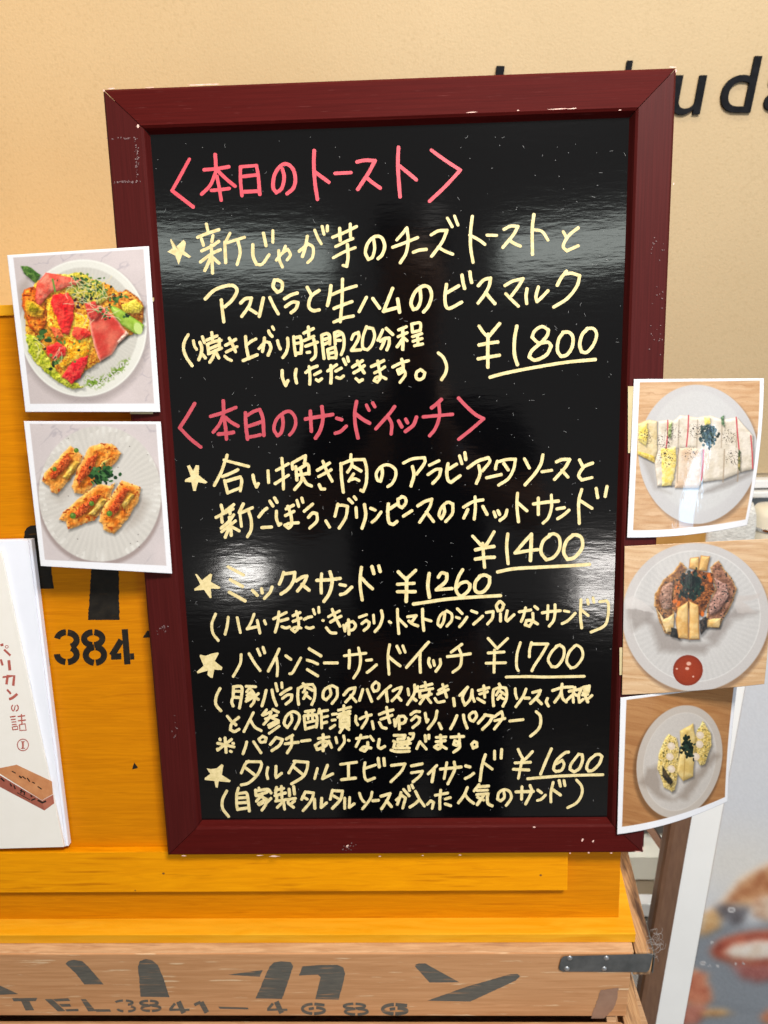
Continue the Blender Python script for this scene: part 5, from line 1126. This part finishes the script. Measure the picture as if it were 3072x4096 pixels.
ink(arc(135, 1445, 33, 34, 0, 360, 28), 4.5); ink([(135, 1425), (135, 1466)], 10); ink([(124, 1426), (146, 1425)], 4); ink([(124, 1466), (147, 1465)], 4)
v, fq = flat_polys(SEG, on_cov, 0.00010); obj('title_lettering', v, fq, M['red_ink'], b1)
gp = [z6([(0, 1998-1998+372), (14, 372)])]
SEG = []
ink(arc(8, 384, 11, 12, -90, 90), 3.5)
v, fq = flat_polys(SEG, lambda x, y, o_: on_board(x, y, -0.0100+o_), 0.0001); obj('printed_mark', v, fq, M['steel'], b2)
ill = [([(-40, 1590), (98, 1562), (306, 1660), (312, 1735), (248, 1772)], 'box_top'), ([(-40, 1600), (248, 1774), (262, 1832), (-40, 1672)], 'box_front'), ([(248, 1774), (314, 1738), (320, 1790), (262, 1832)], 'box_end')]
bcol = {'box_top': mat('printed_box_top', (0.52, 0.20, 0.075), 0.6, base2=(0.62, 0.27, 0.11), nscale=120), 'box_front': mat('printed_box_front', (0.30, 0.075, 0.045), 0.6, base2=(0.36, 0.10, 0.06), nscale=120),
        'box_end': mat('printed_box_end', (0.40, 0.11, 0.07), 0.6, base2=(0.46, 0.15, 0.09), nscale=120)}
for k, (p, nm) in enumerate(ill):
    v, fq = flat_polys([z6(p)], on_cov, 0.0001+k*0.00001); obj('box_illustration', v, fq, bcol[nm], b1)
SEG = []
for p, w_ in (([(4, 1640), (26, 1660)], 9), ([(60, 1672), (68, 1690)], 8), ([(82, 1684), (90, 1706)], 8), ([(118, 1712), (148, 1726)], 7), ([(128, 1706), (122, 1732)], 7), ([(146, 1720), (142, 1742)], 7), ([(180, 1742), (190, 1752)], 8), ([(184, 1772), (210, 1762)], 8),
              ([(70, 1600), (92, 1612)], 6), ([(112, 1628), (128, 1640)], 9), ([(132, 1630), (152, 1646)], 6), ([(160, 1640), (176, 1662)], 7), ([(190, 1664), (206, 1672)], 6), ([(222, 1690), (246, 1706)], 6), ([(222, 1770), (250, 1786), (272, 1776)], 11),
              ([(100, 1726), (112, 1733), (126, 1741), (140, 1749), (160, 1760), (178, 1770)], 4)):
    ink(p, w_)
v, fq = flat_polys(SEG, on_cov, 0.00016); obj('box_illustration', v, fq, M['stencil_black'], b1)

# ------------------------------------------------------------------ the photographer, seen as a dark reflection in the glossy board
def skin_mesh(name, pts, edges, radii, material, parent, root=0, sub=2):
    me = bpy.data.meshes.new(name); me.from_pydata([tuple(p) for p in pts], edges, [])
    o = bpy.data.objects.new(name, me); COL.objects.link(o)
    o.modifiers.new('skin', 'SKIN'); s = o.modifiers.new('sub', 'SUBSURF'); s.levels = sub; s.render_levels = sub
    for i, d_ in enumerate(me.skin_vertices[0].data):
        r = radii[i]; d_.radius = r if hasattr(r, '__len__') else (r, r); d_.use_root = (i == root)
    bpy.context.view_layer.update()
    m2 = bpy.data.meshes.new_from_object(o.evaluated_get(bpy.context.evaluated_depsgraph_get()))
    o.modifiers.clear(); o.data = m2; bpy.data.meshes.remove(me); m2.name = name
    m2.materials.clear(); m2.materials.append(material); m2.polygons.foreach_set('use_smooth', [True]*len(m2.polygons))
    o.parent = parent
    if parent is not None: o.matrix_parent_inverse = base_matrix(parent).inverted()
    return o
M['skin'] = mat('warm_skin', (0.42, 0.24, 0.16), 0.5, base2=(0.46, 0.27, 0.185), nscale=30)
M['shirt'] = mat('black_cotton_shirt', (0.010, 0.010, 0.012), 0.9, base2=(0.014, 0.014, 0.016), nscale=60, spec=0.1)
M['trousers'] = mat('dark_denim', (0.014, 0.017, 0.028), 0.9, base2=(0.02, 0.024, 0.036), nscale=90, spec=0.1)
M['hair'] = mat('black_hair', (0.008, 0.007, 0.006), 0.5, base2=(0.014, 0.012, 0.010), nscale=40, scale=(1, 1, 0.2))
M['phone'] = mat('black_phone_glass', (0.012, 0.012, 0.014), 0.15, base2=(0.014, 0.014, 0.016), nscale=10)
FW = RC[2]; UPV = -RC[1]; RT = RC[0]
ph_c = CAM - FW*0.009 - UPV*0.052 + RT*0.018
pe = empty('phone', tuple(ph_c)); tag(pe, 'black phone held up in both hands by the photographer', 'phone')
def phbox(a, b): return [tuple(ph_c + RT*x + UPV*y + FW*z) for x in (a[0], b[0]) for y in (a[1], b[1]) for z in (a[2], b[2])]
obj('body', phbox((-0.036, -0.074, -0.004), (0.036, 0.074, 0.004)), BOXF, M['phone'], pe, bevel=0.003)
X0 = 0.03
man = empty('person', (X0, -0.84, -0.69)); tag(man, 'person in a black shirt photographing the board, mirrored faintly in it', 'person')
hl = ph_c - RT*0.052 - UPV*0.040 - FW*0.014; hr = ph_c + RT*0.052 - UPV*0.040 - FW*0.014
P_ = [(X0, -0.84, -0.03), (X0, -0.85, 0.12), (X0, -0.84, 0.30), (X0, -0.83, 0.42), (X0, -0.82, 0.53), (X0, -0.80, 0.60), (X0, -0.785, 0.67), (X0, -0.785, 0.745), (X0, -0.79, 0.80)]
R_ = [(0.135, 0.10), (0.125, 0.09), (0.145, 0.10), (0.125, 0.085), 0.050, (0.052, 0.055), (0.068, 0.078), (0.074, 0.088), (0.058, 0.066)]
E_ = [(i, i+1) for i in range(8)]
def limb(start, pts, rads):
    prev = start
    for p, r in zip(pts, rads):
        P_.append(tuple(p)); R_.append(r); E_.append((prev, len(P_)-1)); prev = len(P_)-1
    return prev
limb(6, [(X0, -0.70, 0.665)], [0.014])                                   # nose
for sgn, hand in ((-1, hl), (1, hr)):
    w_ = limb(3, [(X0+sgn*0.165, -0.82, 0.43), (X0+sgn*0.225, -0.74, 0.24), tuple(hand - FW*0.075 - UPV*0.05 + RT*sgn*0.02), tuple(hand)], [0.050, 0.038, 0.025, (0.026, 0.018)])
    for k in range(4):                                                    # fingers closing round the phone's edge
        b0 = hand + UPV*(0.030-0.019*k) + FW*0.006
        ln = (0.026, 0.030, 0.028, 0.022)[k]
        limb(w_, [tuple(b0), tuple(b0 + FW*ln*0.25 - RT*sgn*ln*0.35), tuple(b0 + FW*0.004 - RT*sgn*ln*0.9)], [0.0085, 0.008, 0.007])
    limb(w_, [tuple(hand - FW*0.012 + UPV*0.02 - RT*sgn*0.008), tuple(hand - FW*0.012 + UPV*0.045 - RT*sgn*0.022)], [0.010, 0.0085])
    limb(0, [(X0+sgn*0.09, -0.84, -0.12), (X0+sgn*0.10, -0.81, -0.38), (X0+sgn*0.10, -0.85, -0.63), (X0+sgn*0.11, -0.73, -0.66)], [0.085, 0.056, 0.040, (0.038, 0.026)])
skin_mesh('body', P_, E_, R_, M['skin'], man, 0, 2)
sp = [(X0, -0.84, -0.06), (X0, -0.85, 0.12), (X0, -0.84, 0.30), (X0, -0.83, 0.43), (X0, -0.825, 0.49)]
sr = [(0.152, 0.115), (0.142, 0.106), (0.162, 0.118), (0.142, 0.102), (0.07, 0.066)]
se = [(0, 1), (1, 2), (2, 3), (3, 4)]
for sgn in (-1, 1):
    sp += [(X0+sgn*0.168, -0.82, 0.432), (X0+sgn*0.205, -0.77, 0.31)]; sr += [0.064, 0.056]; n = len(sp); se += [(3, n-2), (n-2, n-1)]
skin_mesh('shirt', sp, se, sr, M['shirt'], man, 0, 2)
tp = [(X0, -0.84, -0.05)]; tr = [(0.146, 0.112)]; te = []
for sgn in (-1, 1):
    tp += [(X0+sgn*0.09, -0.84, -0.14), (X0+sgn*0.10, -0.81, -0.38), (X0+sgn*0.10, -0.85, -0.615)]; tr += [0.096, 0.068, 0.055]; n = len(tp); te += [(0, n-3), (n-3, n-2), (n-2, n-1)]
skin_mesh('trousers', tp, te, tr, M['trousers'], man, 0, 2)
skin_mesh('hair', [(X0, -0.835, 0.70), (X0, -0.825, 0.77), (X0, -0.785, 0.825), (X0, -0.735, 0.805)], [(0, 1), (1, 2), (2, 3)], [(0.070, 0.05), (0.079, 0.062), (0.068, 0.045), (0.056, 0.022)], M['hair'], man, 1, 2)
for sgn in (-1, 1):
    v, fq = disc_stack((X0+sgn*0.030, -0.712), [0.003, 0.011, 0.003], [0.702, 0.708, 0.714], 12); obj('eye', v, fq, M['hair'], man, smooth=True)
v, fq = tube([(X0-0.022, -0.716, 0.626), (X0, -0.708, 0.624), (X0+0.022, -0.716, 0.626)], 0.0045, 8); obj('mouth', v, fq, M['red_ink'], man, smooth=True)
